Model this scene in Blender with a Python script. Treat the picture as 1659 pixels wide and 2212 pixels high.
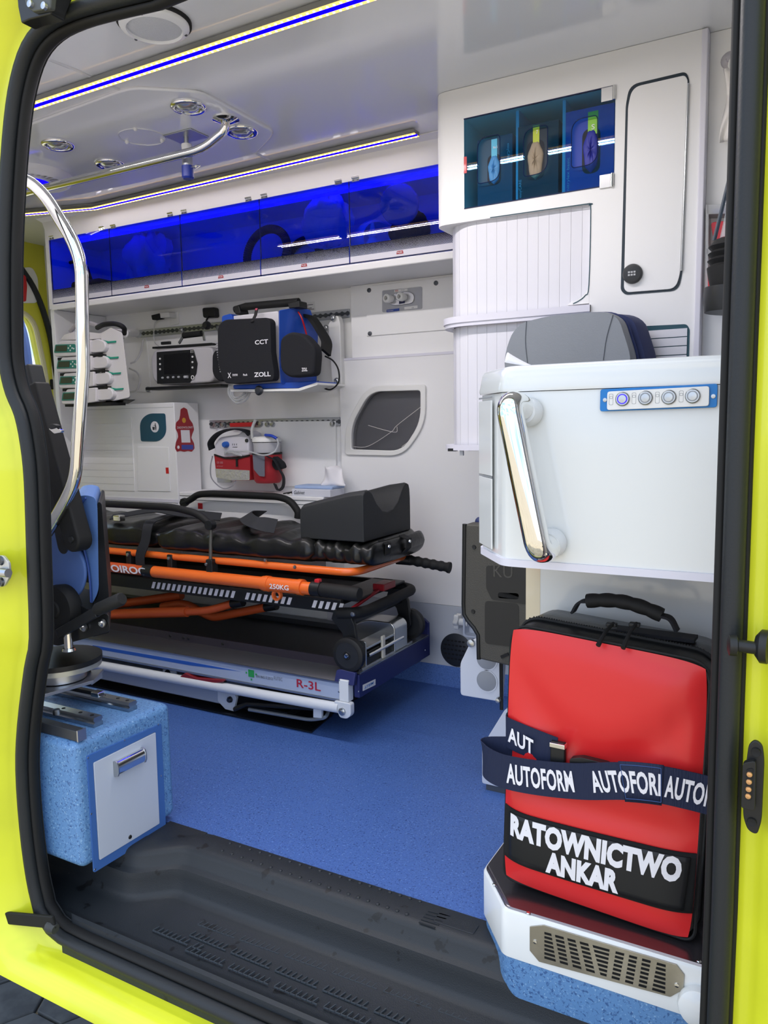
import bpy, bmesh, math, random
from mathutils import Vector as V, Matrix

# ------------------------------------------------------------------ clear
for _o in list(bpy.data.objects):
    bpy.data.objects.remove(_o)
scn = bpy.context.scene
COL = scn.collection
random.seed(7)
R = math.radians

# ------------------------------------------------------------------ camera
FPX = 1676.15                                   # focal length in pixels of the 1659 wide frame
CAM = V((0, 0, .97))
_yaw, _pit, _rol = .50997821, -.11330714, -.017411173
FW = V((-math.sin(_yaw)*math.cos(_pit), math.cos(_yaw)*math.cos(_pit), math.sin(_pit)))
_r = V((math.cos(_yaw), math.sin(_yaw), 0)); _u = _r.cross(FW)
RT = _r*math.cos(_rol) + _u*math.sin(_rol)
UP = -_r*math.sin(_rol) + _u*math.cos(_rol)
cd = bpy.data.cameras.new('camera'); cam = bpy.data.objects.new('camera', cd); COL.objects.link(cam)
cd.sensor_fit = 'HORIZONTAL'; cd.sensor_width = 36; cd.lens = FPX/1659*36
cd.clip_start = .05; cd.clip_end = 200
m4 = Matrix((RT, UP, -FW)).transposed().to_4x4(); m4.translation = CAM
cam.matrix_world = m4
scn.camera = cam

# ------------------------------------------------------------------ sky, sun, exposure
w = bpy.data.worlds.new('sky'); scn.world = w; w.use_nodes = True
nt = w.node_tree; nt.nodes.clear()
def wn(t): return nt.nodes.new(t)
tc = wn('ShaderNodeTexCoord'); mp = wn('ShaderNodeMapping'); mp.inputs['Scale'].default_value = (1, 1, 2.5)
nz = wn('ShaderNodeTexNoise'); nz.inputs['Scale'].default_value = 3.0; nz.inputs['Detail'].default_value = 6
cr = wn('ShaderNodeValToRGB'); cr.color_ramp.elements[0].position = .42; cr.color_ramp.elements[1].position = .6
mx = wn('ShaderNodeMix'); mx.data_type = 'RGBA'
mx.inputs[6].default_value = (.36, .54, .86, 1); mx.inputs[7].default_value = (1.0, .98, .95, 1)
bg = wn('ShaderNodeBackground'); bg.inputs[1].default_value = 1.45
ow = wn('ShaderNodeOutputWorld')
nt.links.new(tc.outputs['Generated'], mp.inputs[0]); nt.links.new(mp.outputs[0], nz.inputs[0])
nt.links.new(nz.outputs[0], cr.inputs[0]); nt.links.new(cr.outputs[0], mx.inputs[0])
nt.links.new(mx.outputs[2], bg.inputs[0]); nt.links.new(bg.outputs[0], ow.inputs[0])
sd = bpy.data.lights.new('sun', 'SUN'); sd.energy = 3.2; sd.angle = R(.6); sd.color = (1, .95, .86)
so = bpy.data.objects.new('sun', sd); COL.objects.link(so)
so.rotation_euler = V((-.22, 1.0, 1.25)).to_track_quat('Z', 'Y').to_euler()   # from behind the van
scn.view_settings.view_transform = 'Standard'; scn.view_settings.look = 'None'
scn.view_settings.exposure = 0.57; scn.view_settings.gamma = 1; scn.view_settings.use_curve_mapping = False

# ------------------------------------------------------------------ measuring helper: a picture point on a known plane
def ray(px, py): return FW + RT*((px-829.5)/FPX) - UP*((py-1106)/FPX)
def at(px, py, ax, val):
    d = ray(px, py); i = 'xyz'.index(ax)
    return CAM + d*((val-CAM[i])/d[i])
def ats(pts, ax, val): return [at(a, b, ax, val) for a, b in pts]

# ------------------------------------------------------------------ mesh helpers
def fil(pts, r, n=5, closed=False):
    """round the corners of a polyline"""
    pts = [V(p) for p in pts]; out = []; N = len(pts)
    rs = r if isinstance(r, (list, tuple)) else [r]*N
    for i, p in enumerate(pts):
        if not closed and i in (0, N-1): out.append(p); continue
        a, b = pts[i-1], pts[(i+1) % N]
        da, db = a-p, b-p
        k = min(rs[i], da.length*.49, db.length*.49)
        if k < 1e-5: out.append(p); continue
        p0, p1 = p+da.normalized()*k, p+db.normalized()*k
        for j in range(n+1):
            t = j/n; out.append(p0*(1-t)**2 + p*2*t*(1-t) + p1*t*t)
    return out
def rr(w, h, r, n=5, cx=0, cy=0):
    return [(p.x, p.y) for p in fil([(cx-w/2, cy-h/2, 0), (cx+w/2, cy-h/2, 0), (cx+w/2, cy+h/2, 0), (cx-w/2, cy+h/2, 0)], r, n, True)]
def circ(r, n=24, cx=0, cy=0, ry=None):
    return [(cx+r*math.cos(2*math.pi*i/n), cy+(ry or r)*math.sin(2*math.pi*i/n)) for i in range(n)]
def frame_axes(d):
    d = d.normalized(); a = V((0, 0, 1)) if abs(d.z) < .9 else V((1, 0, 0))
    x = a.cross(d).normalized(); return x, d.cross(x), d
def smooth_path(pts, n=8):
    """Catmull-Rom through points"""
    pts = [V(p) for p in pts]; out = []
    P = [pts[0]*2-pts[1]]+pts+[pts[-1]*2-pts[-2]]
    for i in range(1, len(P)-2):
        a, b, c, d = P[i-1:i+3]
        for j in range(n):
            t = j/n
            out.append(.5*((2*b)+(c-a)*t+(2*a-5*b+4*c-d)*t*t+(3*b-a-3*c+d)*t**3))
    out.append(pts[-1]); return out
ORG = {}
class MB:
    def __init__(s): s.v = []; s.f = []
    def add(s, vs, fs):
        o = len(s.v); s.v += [V(p) for p in vs]; s.f += [[i+o for i in f] for f in fs]; return s
    def box(s, x0, x1, y0, y1, z0, z1):
        return s.add([(x0,y0,z0),(x1,y0,z0),(x1,y1,z0),(x0,y1,z0),(x0,y0,z1),(x1,y0,z1),(x1,y1,z1),(x0,y1,z1)],
                     [(3,2,1,0),(4,5,6,7),(0,1,5,4),(1,2,6,5),(2,3,7,6),(3,0,4,7)])
    def obox(s, c, X, Y, Z, hx, hy, hz):
        c = V(c); return s.add([c+X*(a*hx)+Y*(b*hy)+Z*(d*hz) for d in (-1,1) for a, b in ((-1,-1),(1,-1),(1,1),(-1,1))],
                     [(3,2,1,0),(4,5,6,7),(0,1,5,4),(1,2,6,5),(2,3,7,6),(3,0,4,7)])
    def bar(s, a, b, w, h, up=(0,0,1)):
        a, b = V(a), V(b); d = (b-a).normalized(); x = d.cross(V(up)).normalized(); z = x.cross(d)
        return s.obox((a+b)/2, d, x, z, (b-a).length/2, w/2, h/2)
    def prism(s, poly, ext):
        poly = [V(p) for p in poly]; e = V(ext); n = len(poly)
        return s.add(poly+[p+e for p in poly], [list(range(n))[::-1], list(range(n, 2*n))]+[(i, (i+1) % n, n+(i+1) % n, n+i) for i in range(n)])
    def plate(s, poly2, o, U, W, t):
        o, U, W = V(o), V(U), V(W); N = U.cross(W).normalized()
        return s.prism([o+U*a+W*b for a, b in poly2], N*t)
    def ring(s, out2, in2, o, U, W, t):
        o, U, W = V(o), V(U), V(W); N = U.cross(W).normalized()*t; n = len(out2)
        A = [o+U*a+W*b for a, b in out2]; B = [o+U*a+W*b for a, b in in2]
        return s.ring3(A, B, N)
    def ring3(s, A, B, N):
        n = len(A); N = V(N); fs = []
        vs = list(A)+list(B)+[p+N for p in A]+[p+N for p in B]
        for i in range(n):
            j = (i+1) % n
            fs += [(i, j, n+j, n+i), (2*n+i, 3*n+i, 3*n+j, 2*n+j), (i, 2*n+i, 2*n+j, j), (n+i, n+j, 3*n+j, 3*n+i)]
        return s.add(vs, fs)
    def loft(s, loops, cap=True, closed=False):
        n = len(loops[0]); vs = [p for l in loops for p in l]; fs = []; L = len(loops)
        for k in range(L if closed else L-1):
            k2 = (k+1) % L
            fs += [(k*n+i, k*n+(i+1) % n, k2*n+(i+1) % n, k2*n+i) for i in range(n)]
        if cap and not closed: fs += [list(range(n))[::-1], list(range((L-1)*n, L*n))]
        return s.add(vs, fs)
    def tube(s, pts, r, n=10, cap=True, closed=False, flat=None):
        pts = [V(p) for p in pts]; N = len(pts); loops = []
        rs = r if isinstance(r, (list, tuple)) else [r]*N
        T = []
        for i in range(N):
            a = pts[i-1] if (i > 0 or closed) else pts[i]; b = pts[(i+1) % N] if (i < N-1 or closed) else pts[i]
            T.append((b-a).normalized())
        x, y, _ = frame_axes(T[0])
        for i in range(N):
            t = T[i]; x = (x-t*x.dot(t)).normalized(); y = t.cross(x)
            loops.append([pts[i]+x*(rs[i]*math.cos(2*math.pi*k/n))+y*(rs[i]*math.sin(2*math.pi*k/n)) for k in range(n)])
        return s.loft(loops, cap, closed)
    def ribbon(s, pts, side, w, t):
        """flat strap along pts; side = width direction(s)"""
        pts = [V(p) for p in pts]; N = len(pts); loops = []
        for i in range(N):
            d = (pts[min(i+1, N-1)]-pts[max(i-1, 0)]).normalized()
            sd_ = V(side[i]) if isinstance(side, list) else V(side)
            sd_ = (sd_-d*sd_.dot(d)).normalized(); nn = d.cross(sd_)
            loops.append([pts[i]+sd_*(a*w/2)+nn*(b*t/2) for a, b in ((-1,-1),(1,-1),(1,1),(-1,1))])
        return s.loft(loops)
    def lathe(s, prof, o, axis, n=24):
        o = V(o); x, y, d = frame_axes(V(axis)); loops = []
        for r_, h in prof:
            r_ = max(r_, 1e-4)
            loops.append([o+d*h+x*(r_*math.cos(2*math.pi*k/n))+y*(r_*math.sin(2*math.pi*k/n)) for k in range(n)])
        return s.loft(loops)
    def grid(s, fn, nu, nv):
        vs = [fn(i/nu, j/nv) for j in range(nv+1) for i in range(nu+1)]
        return s.add(vs, [(j*(nu+1)+i, j*(nu+1)+i+1, (j+1)*(nu+1)+i+1, (j+1)*(nu+1)+i) for j in range(nv) for i in range(nu)])
    def build(s, name, mat, parent=None, bevel=0, seg=2, smooth=True, ang=38, sub=0, solid=0, recalc=True):
        me = bpy.data.meshes.new(name)
        if parent is not None: o0 = ORG[parent.name]
        else:
            lo = [min(p[i] for p in s.v) for i in range(3)]; hi = [max(p[i] for p in s.v) for i in range(3)]
            o0 = V(((lo[0]+hi[0])/2, (lo[1]+hi[1])/2, lo[2]))
        me.from_pydata([tuple(p-o0) for p in s.v], [], s.f)
        if recalc:
            bm = bmesh.new(); bm.from_mesh(me); bmesh.ops.recalc_face_normals(bm, faces=bm.faces); bm.to_mesh(me); bm.free()
        me.validate()
        ob = bpy.data.objects.new(name, me); COL.objects.link(ob)
        if parent is not None: ob.parent = parent
        else: ob.location = o0
        ORG[ob.name] = o0
        me.materials.append(mat)
        if smooth:
            me.polygons.foreach_set('use_smooth', [True]*len(me.polygons))
            if not bevel and not sub: me.set_sharp_from_angle(angle=R(ang))
        if solid:
            md = ob.modifiers.new('thick', 'SOLIDIFY'); md.thickness = solid; md.offset = 0
        if bevel:
            md = ob.modifiers.new('bevel', 'BEVEL'); md.width = bevel; md.segments = seg; md.limit_method = 'ANGLE'; md.angle_limit = R(35); md.harden_normals = True
        if sub:
            md = ob.modifiers.new('sub', 'SUBSURF'); md.levels = sub; md.render_levels = sub
        return ob
def tag(o, label, cat, group=None, kind=None):
    o['label'] = label; o['category'] = cat
    if group: o['group'] = group
    if kind: o['kind'] = kind
    return o
def struct(o, label, cat=None):
    o['kind'] = 'structure'; o['label'] = label
    if cat: o['category'] = cat
    return o
def thing(name, label, cat, loc, group=None):
    o = bpy.data.objects.new(name, None); COL.objects.link(o); o.empty_display_size = .05
    o.location = V(loc); ORG[o.name] = V(loc); return tag(o, label, cat, group)
def dup(root, loc, label=None, rotz=None):
    def cp(o, par):
        c = o.copy(); COL.objects.link(c); c.parent = par
        for ch in o.children: cp(ch, c)
        return c
    c = cp(root, None); c.location = V(loc); ORG[c.name] = V(loc)
    if rotz is not None: c.rotation_euler = (0, 0, rotz)
    if label: c['label'] = label
    return c
def text(body, name, mat, parent, o, U, W, w, h, t=.0006, bold=0.0, shear=0, space=1):
    """flat lettering: lower left o, U/W unit axes, fitted to w x h"""
    cu = bpy.data.curves.new(name, 'FONT'); cu.body = body; cu.offset = bold; cu.shear = shear; cu.space_character = space; cu.resolution_u = 3
    to = bpy.data.objects.new(name, cu); COL.objects.link(to)
    dg = bpy.context.evaluated_depsgraph_get(); dg.update()
    me = bpy.data.meshes.new_from_object(to.evaluated_get(dg)); bpy.data.objects.remove(to)
    bm = bmesh.new(); bm.from_mesh(me); bmesh.ops.remove_doubles(bm, verts=bm.verts, dist=1e-5)
    xs = [v.co.x for v in bm.verts]; ys = [v.co.y for v in bm.verts]
    x0, x1, y0, y1 = min(xs), max(xs), min(ys), max(ys)
    o, U, W = V(o), V(U).normalized(), V(W).normalized(); N = U.cross(W)
    b = MB(); vs = [o+U*((v.co.x-x0)/(x1-x0)*w)+W*((v.co.y-y0)/(y1-y0)*h)+N*t for v in bm.verts]
    bm.verts.index_update()
    b.add(vs, [[v.index for v in f.verts] for f in bm.faces]); bm.free(); bpy.data.meshes.remove(me)
    return b.build(name, mat, parent, smooth=False, recalc=False)

# ------------------------------------------------------------------ materials
def lin(c):
    if isinstance(c, str):
        c = [int(c[i:i+2], 16)/255 for i in (1, 3, 5)]
        c = [x/12.92 if x <= .04045 else ((x+.055)/1.055)**2.4 for x in c]
    return (*c[:3], 1)
MATS = {}
def mat(name, c, rough=.5, metal=0, coat=0, bump=0, bscale=200, c2=None, cscale=30, cpos=(.4, .6), spec=.5, trans=0, alpha=1, emit=None, es=0, stretch=None, ior=1.45, detail=3):
    if name in MATS: return MATS[name]
    m = bpy.data.materials.new(name); m.use_nodes = True; MATS[name] = m
    n = m.node_tree; b = n.nodes['Principled BSDF']; I = b.inputs
    I['Base Color'].default_value = lin(c); I['Roughness'].default_value = rough; I['Metallic'].default_value = metal
    I['Coat Weight'].default_value = coat; I['Coat Roughness'].default_value = .06; I['Specular IOR Level'].default_value = spec
    I['Transmission Weight'].default_value = trans; I['Alpha'].default_value = alpha; I['IOR'].default_value = ior
    if emit: I['Emission Color'].default_value = lin(emit); I['Emission Strength'].default_value = es
    if c2 or bump:
        tc = n.nodes.new('ShaderNodeTexCoord'); mpn = n.nodes.new('ShaderNodeMapping'); n.links.new(tc.outputs['Object'], mpn.inputs[0])
        if stretch: mpn.inputs['Scale'].default_value = stretch
    if c2:
        t = n.nodes.new('ShaderNodeTexNoise'); t.inputs['Scale'].default_value = cscale; t.inputs['Detail'].default_value = detail
        n.links.new(mpn.outputs[0], t.inputs[0])
        r_ = n.nodes.new('ShaderNodeValToRGB'); r_.color_ramp.elements[0].position = cpos[0]; r_.color_ramp.elements[1].position = cpos[1]
        r_.color_ramp.elements[0].color = lin(c); r_.color_ramp.elements[1].color = lin(c2)
        n.links.new(t.outputs[0], r_.inputs[0]); n.links.new(r_.outputs[0], I['Base Color'])
    if bump:
        t2 = n.nodes.new('ShaderNodeTexNoise'); t2.inputs['Scale'].default_value = bscale; t2.inputs['Detail'].default_value = 2
        n.links.new(mpn.outputs[0], t2.inputs[0])
        bp = n.nodes.new('ShaderNodeBump'); bp.inputs['Strength'].default_value = bump; bp.inputs['Distance'].default_value = .002
        n.links.new(t2.outputs[0], bp.inputs['Height']); n.links.new(bp.outputs[0], I['Normal'])
    return m
def vinyl(name, base, dark, light, sc=220, stretch=(1, 1, 1), bump=0):
    """flecked safety vinyl"""
    if name in MATS: return MATS[name]
    m = bpy.data.materials.new(name); m.use_nodes = True; MATS[name] = m
    n = m.node_tree; b = n.nodes['Principled BSDF']; b.inputs['Roughness'].default_value = .48
    tc = n.nodes.new('ShaderNodeTexCoord'); mpn = n.nodes.new('ShaderNodeMapping'); mpn.inputs['Scale'].default_value = stretch
    n.links.new(tc.outputs['Object'], mpn.inputs[0])
    def noise(scale, det, dist=0):
        t = n.nodes.new('ShaderNodeTexNoise'); t.inputs['Scale'].default_value = scale; t.inputs['Detail'].default_value = det; t.inputs['Distortion'].default_value = dist
        n.links.new(mpn.outputs[0], t.inputs[0]); return t
    def ramp(src, a, b_):
        r_ = n.nodes.new('ShaderNodeMapRange'); r_.inputs[1].default_value = a; r_.inputs[2].default_value = b_; n.links.new(src.outputs[0], r_.inputs[0]); return r_
    def mix(fac, A, B):
        x = n.nodes.new('ShaderNodeMix'); x.data_type = 'RGBA'; n.links.new(fac.outputs[0], x.inputs[0])
        for k, q in ((6, A), (7, B)):
            if isinstance(q, tuple): x.inputs[k].default_value = q
            else: n.links.new(q, x.inputs[k])
        return x.outputs[2]
    f1 = ramp(noise(sc, 2, .6), .56, .66); f2 = ramp(noise(sc*1.3, 1, .8), .64, .7)
    c = mix(f1, lin(base), lin(dark)); c = mix(f2, c, lin(light)); n.links.new(c, b.inputs['Base Color'])
    if bump:
        bp = n.nodes.new('ShaderNodeBump'); bp.inputs['Strength'].default_value = bump; bp.inputs['Distance'].default_value = .001
        n.links.new(f1.outputs[0], bp.inputs['Height']); n.links.new(bp.outputs[0], b.inputs['Normal'])
    return m
def glow(name, c, s):
    if name in MATS: return MATS[name]
    m = bpy.data.materials.new(name); m.use_nodes = True; MATS[name] = m
    n = m.node_tree; n.nodes.clear(); e = n.nodes.new('ShaderNodeEmission'); o = n.nodes.new('ShaderNodeOutputMaterial')
    e.inputs[0].default_value = lin(c); e.inputs[1].default_value = s; n.links.new(e.outputs[0], o.inputs[0]); return m
def tinted(name, c, rough=.02, refl=.5):
    """thin tinted acrylic: coloured see-through with a glossy surface"""
    if name in MATS: return MATS[name]
    m = bpy.data.materials.new(name); m.use_nodes = True; MATS[name] = m
    n = m.node_tree; n.nodes.clear(); o = n.nodes.new('ShaderNodeOutputMaterial')
    t = n.nodes.new('ShaderNodeBsdfTransparent'); t.inputs[0].default_value = tuple(x**.5 for x in lin(c))
    g = n.nodes.new('ShaderNodeBsdfGlossy'); g.inputs['Roughness'].default_value = rough
    fr = n.nodes.new('ShaderNodeFresnel'); fr.inputs[0].default_value = 1.5
    ge = n.nodes.new('ShaderNodeNewGeometry'); iv = n.nodes.new('ShaderNodeMath'); iv.operation = 'MULTIPLY_ADD'; iv.inputs[1].default_value = -refl*2; iv.inputs[2].default_value = refl*2
    n.links.new(ge.outputs['Backfacing'], iv.inputs[0])          # only the outer face of the sheet mirrors
    mu = n.nodes.new('ShaderNodeMath'); mu.operation = 'MULTIPLY'; n.links.new(fr.outputs[0], mu.inputs[0]); n.links.new(iv.outputs[0], mu.inputs[1])
    x = n.nodes.new('ShaderNodeMixShader'); n.links.new(mu.outputs[0], x.inputs[0]); n.links.new(t.outputs[0], x.inputs[1]); n.links.new(g.outputs[0], x.inputs[2])
    n.links.new(x.outputs[0], o.inputs[0]); return m

YEL = mat('yellow_paint', '#e2e82c', .35, coat=.6, c2='#c8ce2a', cscale=3.5, cpos=(.45, .75))
WHT = mat('white_laminate', '#ececed', .45)
WHT2 = mat('white_matte', '#f0f0f0', .5)
LAV = mat('pale_edge', '#dcdbe6', .4)
PWHT = mat('white_plastic', '#e6e6e4', .4)
GWHT = mat('gloss_white', '#e2e5e4', .16, coat=.6)
CEIL = mat('ceiling_gloss', '#e9ebed', .12, coat=.4)
GREYP = mat('grey_plastic', '#8f9296', .5)
LGREY = mat('light_grey', '#b4b6ba', .45)
BLK = mat('black_plastic', '#17191b', .42)
BLKM = mat('black_matte', '#121314', .7)
RUB = mat('rubber', '#1e2226', .5, bump=.15, bscale=300)
CHR = mat('chrome', '#e8e8e6', .06, metal=1)
STL = mat('steel', '#b9bcbd', .28, metal=1)
ALU = mat('aluminium', '#b8bcc2', .34, metal=1)
DSTL = mat('dark_steel', '#5b5f64', .4, metal=1)
RED = mat('red_plastic', '#c4202a', .35, coat=.2)
BLU = mat('blue_plastic', '#2350b4', .38)
NAVY = mat('navy_plastic', '#1c2350', .4)
ORG_M = mat('orange_paint', '#f0702a', .3, coat=.4)
LET_W = mat('white_print', '#ecebf0', .5)
FLOOR_M = vinyl('floor_vinyl', '#4467aa', '#2f4c88', '#6488c6', 230)
BOXV = vinyl('box_vinyl', '#5f8cbe', '#3d6296', '#8cb2d6', 190, bump=.3)
# ================================================================== SETTING
ZC = 1.85          # ceiling height over the floor
YF = 2.585        # far wall
def off2(pts, d, z_min=None):
    """offset a closed loop lying in a y-plane outwards in x/z"""
    n = len(pts); out = []; k = 1 if abs(d) < .04 else 3
    cx = sum(p.x for p in pts)/n; cz = sum(p.z for p in pts)/n
    for i in range(n):
        t = sum((pts[(i+j) % n]-pts[(i-j) % n] for j in range(1, k+1)), V()); nx, nz_ = t.z, -t.x
        l = math.hypot(nx, nz_) or 1; nx /= l; nz_ /= l
        if nx*(pts[i].x-cx)+nz_*(pts[i].z-cz) < 0: nx, nz_ = -nx, -nz_
        z = pts[i].z+nz_*d
        if z_min is not None: z = max(z, z_min)
        out.append(V((pts[i].x+nx*d, pts[i].y, z)))
    return out
YD = 1.03          # plane of the sliding door opening
left_px = [(96,1960),(80,1888),(66,1780),(58,1657),(62,1560),(77,1440),(88,1373),(83,1200),(78,1040),(70,960),(57,896),(38,850),(26,800),(21,740),(20,560),(26,400),(36,270),(50,180),(74,108),(112,62),(165,34),(240,12),(330,-10)]
lp = ats(left_px, 'y', YD)
right_top, right_bot = at(1624,-40,'y',YD), at(1548,2260,'y',YD)
ztop = lp[-1].z
loop = smooth_path(lp, 3)+[V((-.9, YD, ztop+.002)), V((-.55, YD, ztop+.004)), V((-.26, YD, ztop+.003)), V((-.14, YD, ztop-.015)), V((-.095, YD, ztop-.07)), right_top, at(1606,500,'y',YD), at(1588,1000,'y',YD), at(1571,1500,'y',YD), at(1557,1950,'y',YD), V((-.088, YD, .1)), V((-.088, YD, 0)), V((-.105, YD, -.07)), V((-.16, YD, -.115)), V((-.3, YD, -.125)), V((-.6, YD, -.125)), V((-.9, YD, -.125)), V((-1.2, YD, -.125)), V((-1.33, YD, -.125)), V((-1.385, YD, -.122)), V((-1.42, YD, -.112)), V((-1.437, YD, -.097))]
loop = [p for i, p in enumerate(loop) if i == 0 or (p-loop[i-1]).length > 1e-4]
def ringmesh(levels):
    b = MB(); Ls = []
    for d, y, zmin in levels:
        l = off2(loop, d, zmin); Ls.append([V((p.x, y, p.z)) for p in l])
    return b, Ls
body, Ls = ringmesh([(-.004, 1.045, None), (.012, 1.03, -.14), (.03, 1.024, -.15), (.045, 1.018, -.155), (.052, 1.005, -.158), (.085, .985, -.16), (.1, .968, -.165), (.12, .957, -.172)])
# outer skin from the door flange to the ends of the van
lo_x, hi_x, lo_z, hi_z = -3.42, .97, -.23, 1.99
cc_ = V((-.76, .955, .8)); skin = []
for p in Ls[-1]:
    ca, sa = p.x-cc_.x, p.z-cc_.z; l_ = math.hypot(ca, sa); ca /= l_; sa /= l_
    k_ = min((hi_x-cc_.x if ca > 0 else cc_.x-lo_x)/max(abs(ca), 1e-6), (hi_z-cc_.z if sa > 0 else cc_.z-lo_z)/max(abs(sa), 1e-6))
    skin.append(V((cc_.x+ca*k_, .948, cc_.z+sa*k_)))
for q in (V((lo_x, .948, lo_z)), V((hi_x, .948, lo_z)), V((lo_x, .948, hi_z)), V((hi_x, .948, hi_z))):
    skin[min(range(len(skin)), key=lambda i: (skin[i]-q).length)] = q
for i, p in enumerate(skin):                       # the sill edge stays low and narrow under the doorway
    if Ls[-1][i].z < -.1: skin[i] = V((Ls[-1][i].x, .948, -.205))
Ls.append(skin); body.loft(Ls, cap=False)
wn_ = struct(body.build('wall_near', YEL, ang=60), 'fluorescent yellow van body around the open side doorway', 'van body')
jb, jl = ringmesh([(-.004, 1.045, None), (-.012, 1.05, None), (-.014, 1.052, None)]); jamb = jb.loft(jl, cap=False).build('door_jamb', RUB, wn_, ang=60)
jb, jl = ringmesh([(-.014, 1.052, None), (.02, 1.056, None)]); jl.append([V((p.x, 1.058, min(max(p.z, -.13), 1.96))) for p in skin]); inner = jb.loft(jl, cap=False).build('inner_lining', WHT2, wn_, ang=60)
seal = thing('door_seal', 'thick black rubber seal following the edge of the side doorway', 'seal', (-.8, YD, -.13))
def sealtube(d, y, rx, ry, name, m):
    l = off2(loop, d); n = len(l); loops = []
    for i in range(n):
        t = (l[(i+1) % n]-l[i-1]).normalized(); q = V((t.z, 0, -t.x))
        loops.append([V((l[i].x, y, l[i].z))+q*(rx*math.cos(a*math.pi/5))+V((0, ry*math.sin(a*math.pi/5), 0)) for a in range(10)])
    return MB().loft(loops, closed=True).build(name, m, seal, ang=60)
sealtube(.003, 1.022, .0135, .016, 'seal_bulb', RUB)
sealtube(-.014, 1.036, .0065, .012, 'seal_lip', BLKM)
sealtube(.017, 1.03, .004, .008, 'seal_flange', BLKM)

b = MB(); b.box(-3.34, .9, 1.321, YF, -.06, 0); b.box(-3.34, -1.81, 1.07, 1.321, -.06, 0)
floor = struct(b.build('floor', FLOOR_M), 'blue flecked vinyl floor inside the ambulance', 'floor')
ceil = struct(MB().box(-3.4, .95, 1.06, YF, ZC, 1.96).build('ceiling', CEIL), 'glossy pale grey moulded ambulance ceiling', 'ceiling')
b = MB(); b.box(-3.4, .95, YF, 2.72, -.1, 1.96)
wfar = struct(b.build('wall_far', WHT2), 'white far side wall behind the hung equipment', 'wall')
wfront = struct(MB().box(.9, .95, 1.10, YF, -.1, ZC+.1).build('wall_front', WHT2), 'white bulkhead towards the cab', 'wall')
# rear doors, yellow inside, with a tall rounded window
XR = -3.3
def rp(px, py, x=XR): return at(px, py, 'x', x)
rear_out = [V((XR, y, z)) for y, z in ((1.1, -.1), (YF, -.1), (YF, 1.9), (1.1, 1.9))]
win = fil([V((XR, 1.95, .86)), V((XR, 2.53, .86)), V((XR, 2.555, 1.2)), V((XR, 2.5, 1.52)), V((XR, 1.95, 1.56))], .09, 6, True)
def rect_loop(n, c, w, h):
    out = []
    for p in n:
        a = math.atan2(p.z-c.z, p.y-c.y); ca, sa = math.cos(a), math.sin(a)
        k = min((w[1]-c.y if ca > 0 else c.y-w[0])/max(abs(ca), 1e-6), (h[1]-c.z if sa > 0 else c.z-h[0])/max(abs(sa), 1e-6))
        out.append(V((XR, c.y+ca*k, c.z+sa*k)))
    for q in (V((XR, w[0], h[0])), V((XR, w[1], h[0])), V((XR, w[0], h[1])), V((XR, w[1], h[1]))):
        out[min(range(len(out)), key=lambda i: (out[i]-q).length)] = q
    return out
cw = V((XR, 2.25, 1.2))
wo = rect_loop(win, cw, (1.1, YF), (-.1, 1.96))
b = MB(); b.ring3(wo, win, V((-.06, 0, 0)))
rear = struct(b.build('door_1', mat('yellow_inner', '#c9c63a', .45, coat=.2), ang=30), 'yellow rear doors seen from inside with a tall window', 'rear door')
struct(MB().prism([p+V((-.03, 0, 0)) for p in win], (-.004, 0, 0)).build('window_1', tinted('window_glass', '#e6efec', .01), None), 'tall rounded rear door window glowing with daylight', 'window')
b = MB(); b.tube(win, .012, 8, closed=True); b.build('window_seal', mat('pale_rubber', '#c7c09a', .6), rear)
b = MB(); b.prism(fil([rp(30,580), rp(68,577), rp(80,600), rp(82,640), rp(78,655), rp(30,655)], .02, 4, True), (.008, 0, 0)); b.build('white_cover', PWHT, rear, bevel=.003)
b = MB(); b.prism(fil([V(p)+V((.008, 0, 0)) for p in (rp(30,595), rp(50,595), rp(53,620), rp(51,652), rp(30,652))], .008, 3, True), (.012, 0, 0)); b.build('red_marker_lamp', RED, rear, bevel=.003)
# inner edge strips of the rear doorway
b = MB(); b.tube(smooth_path([V((XR+.012, 1.5, 1.78)), V((XR+.012, 2.3, 1.77)), V((XR+.012, 2.46, 1.7)), V((XR+.012, 2.56, 1.5)), V((XR+.012, 2.6, 1.2)), V((XR+.012, 2.605, .6)), V((XR+.012, 2.605, 0))], 6), .014, 8)
struct(b.build('trim_1', RUB), 'black rubber seal around the rear doors', 'seal')
for z in (1.19, .98):
    MB().plate(rr(.02, .05, .009), V((XR+.001, 2.578, z)), V((0, 1, 0)), V((0, 0, 1)), .002).build('slot', BLKM, rear)

# coved skirting along the far panel
NC = 2.547         # face of the white partition cabinet
b = MB(); b.prism([V((-1.62, NC-.012, 0)), V((-1.62, NC, 0)), V((-1.62, NC, .075)), V((-1.62, NC-.004, .075))], (.9, 0, 0))
struct(b.build('baseboard_far', vinyl('skirting_vinyl', '#5478bc', '#3c5c98', '#7396d2', 240)), 'blue flecked vinyl skirting under the white panel', 'skirting')

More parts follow.
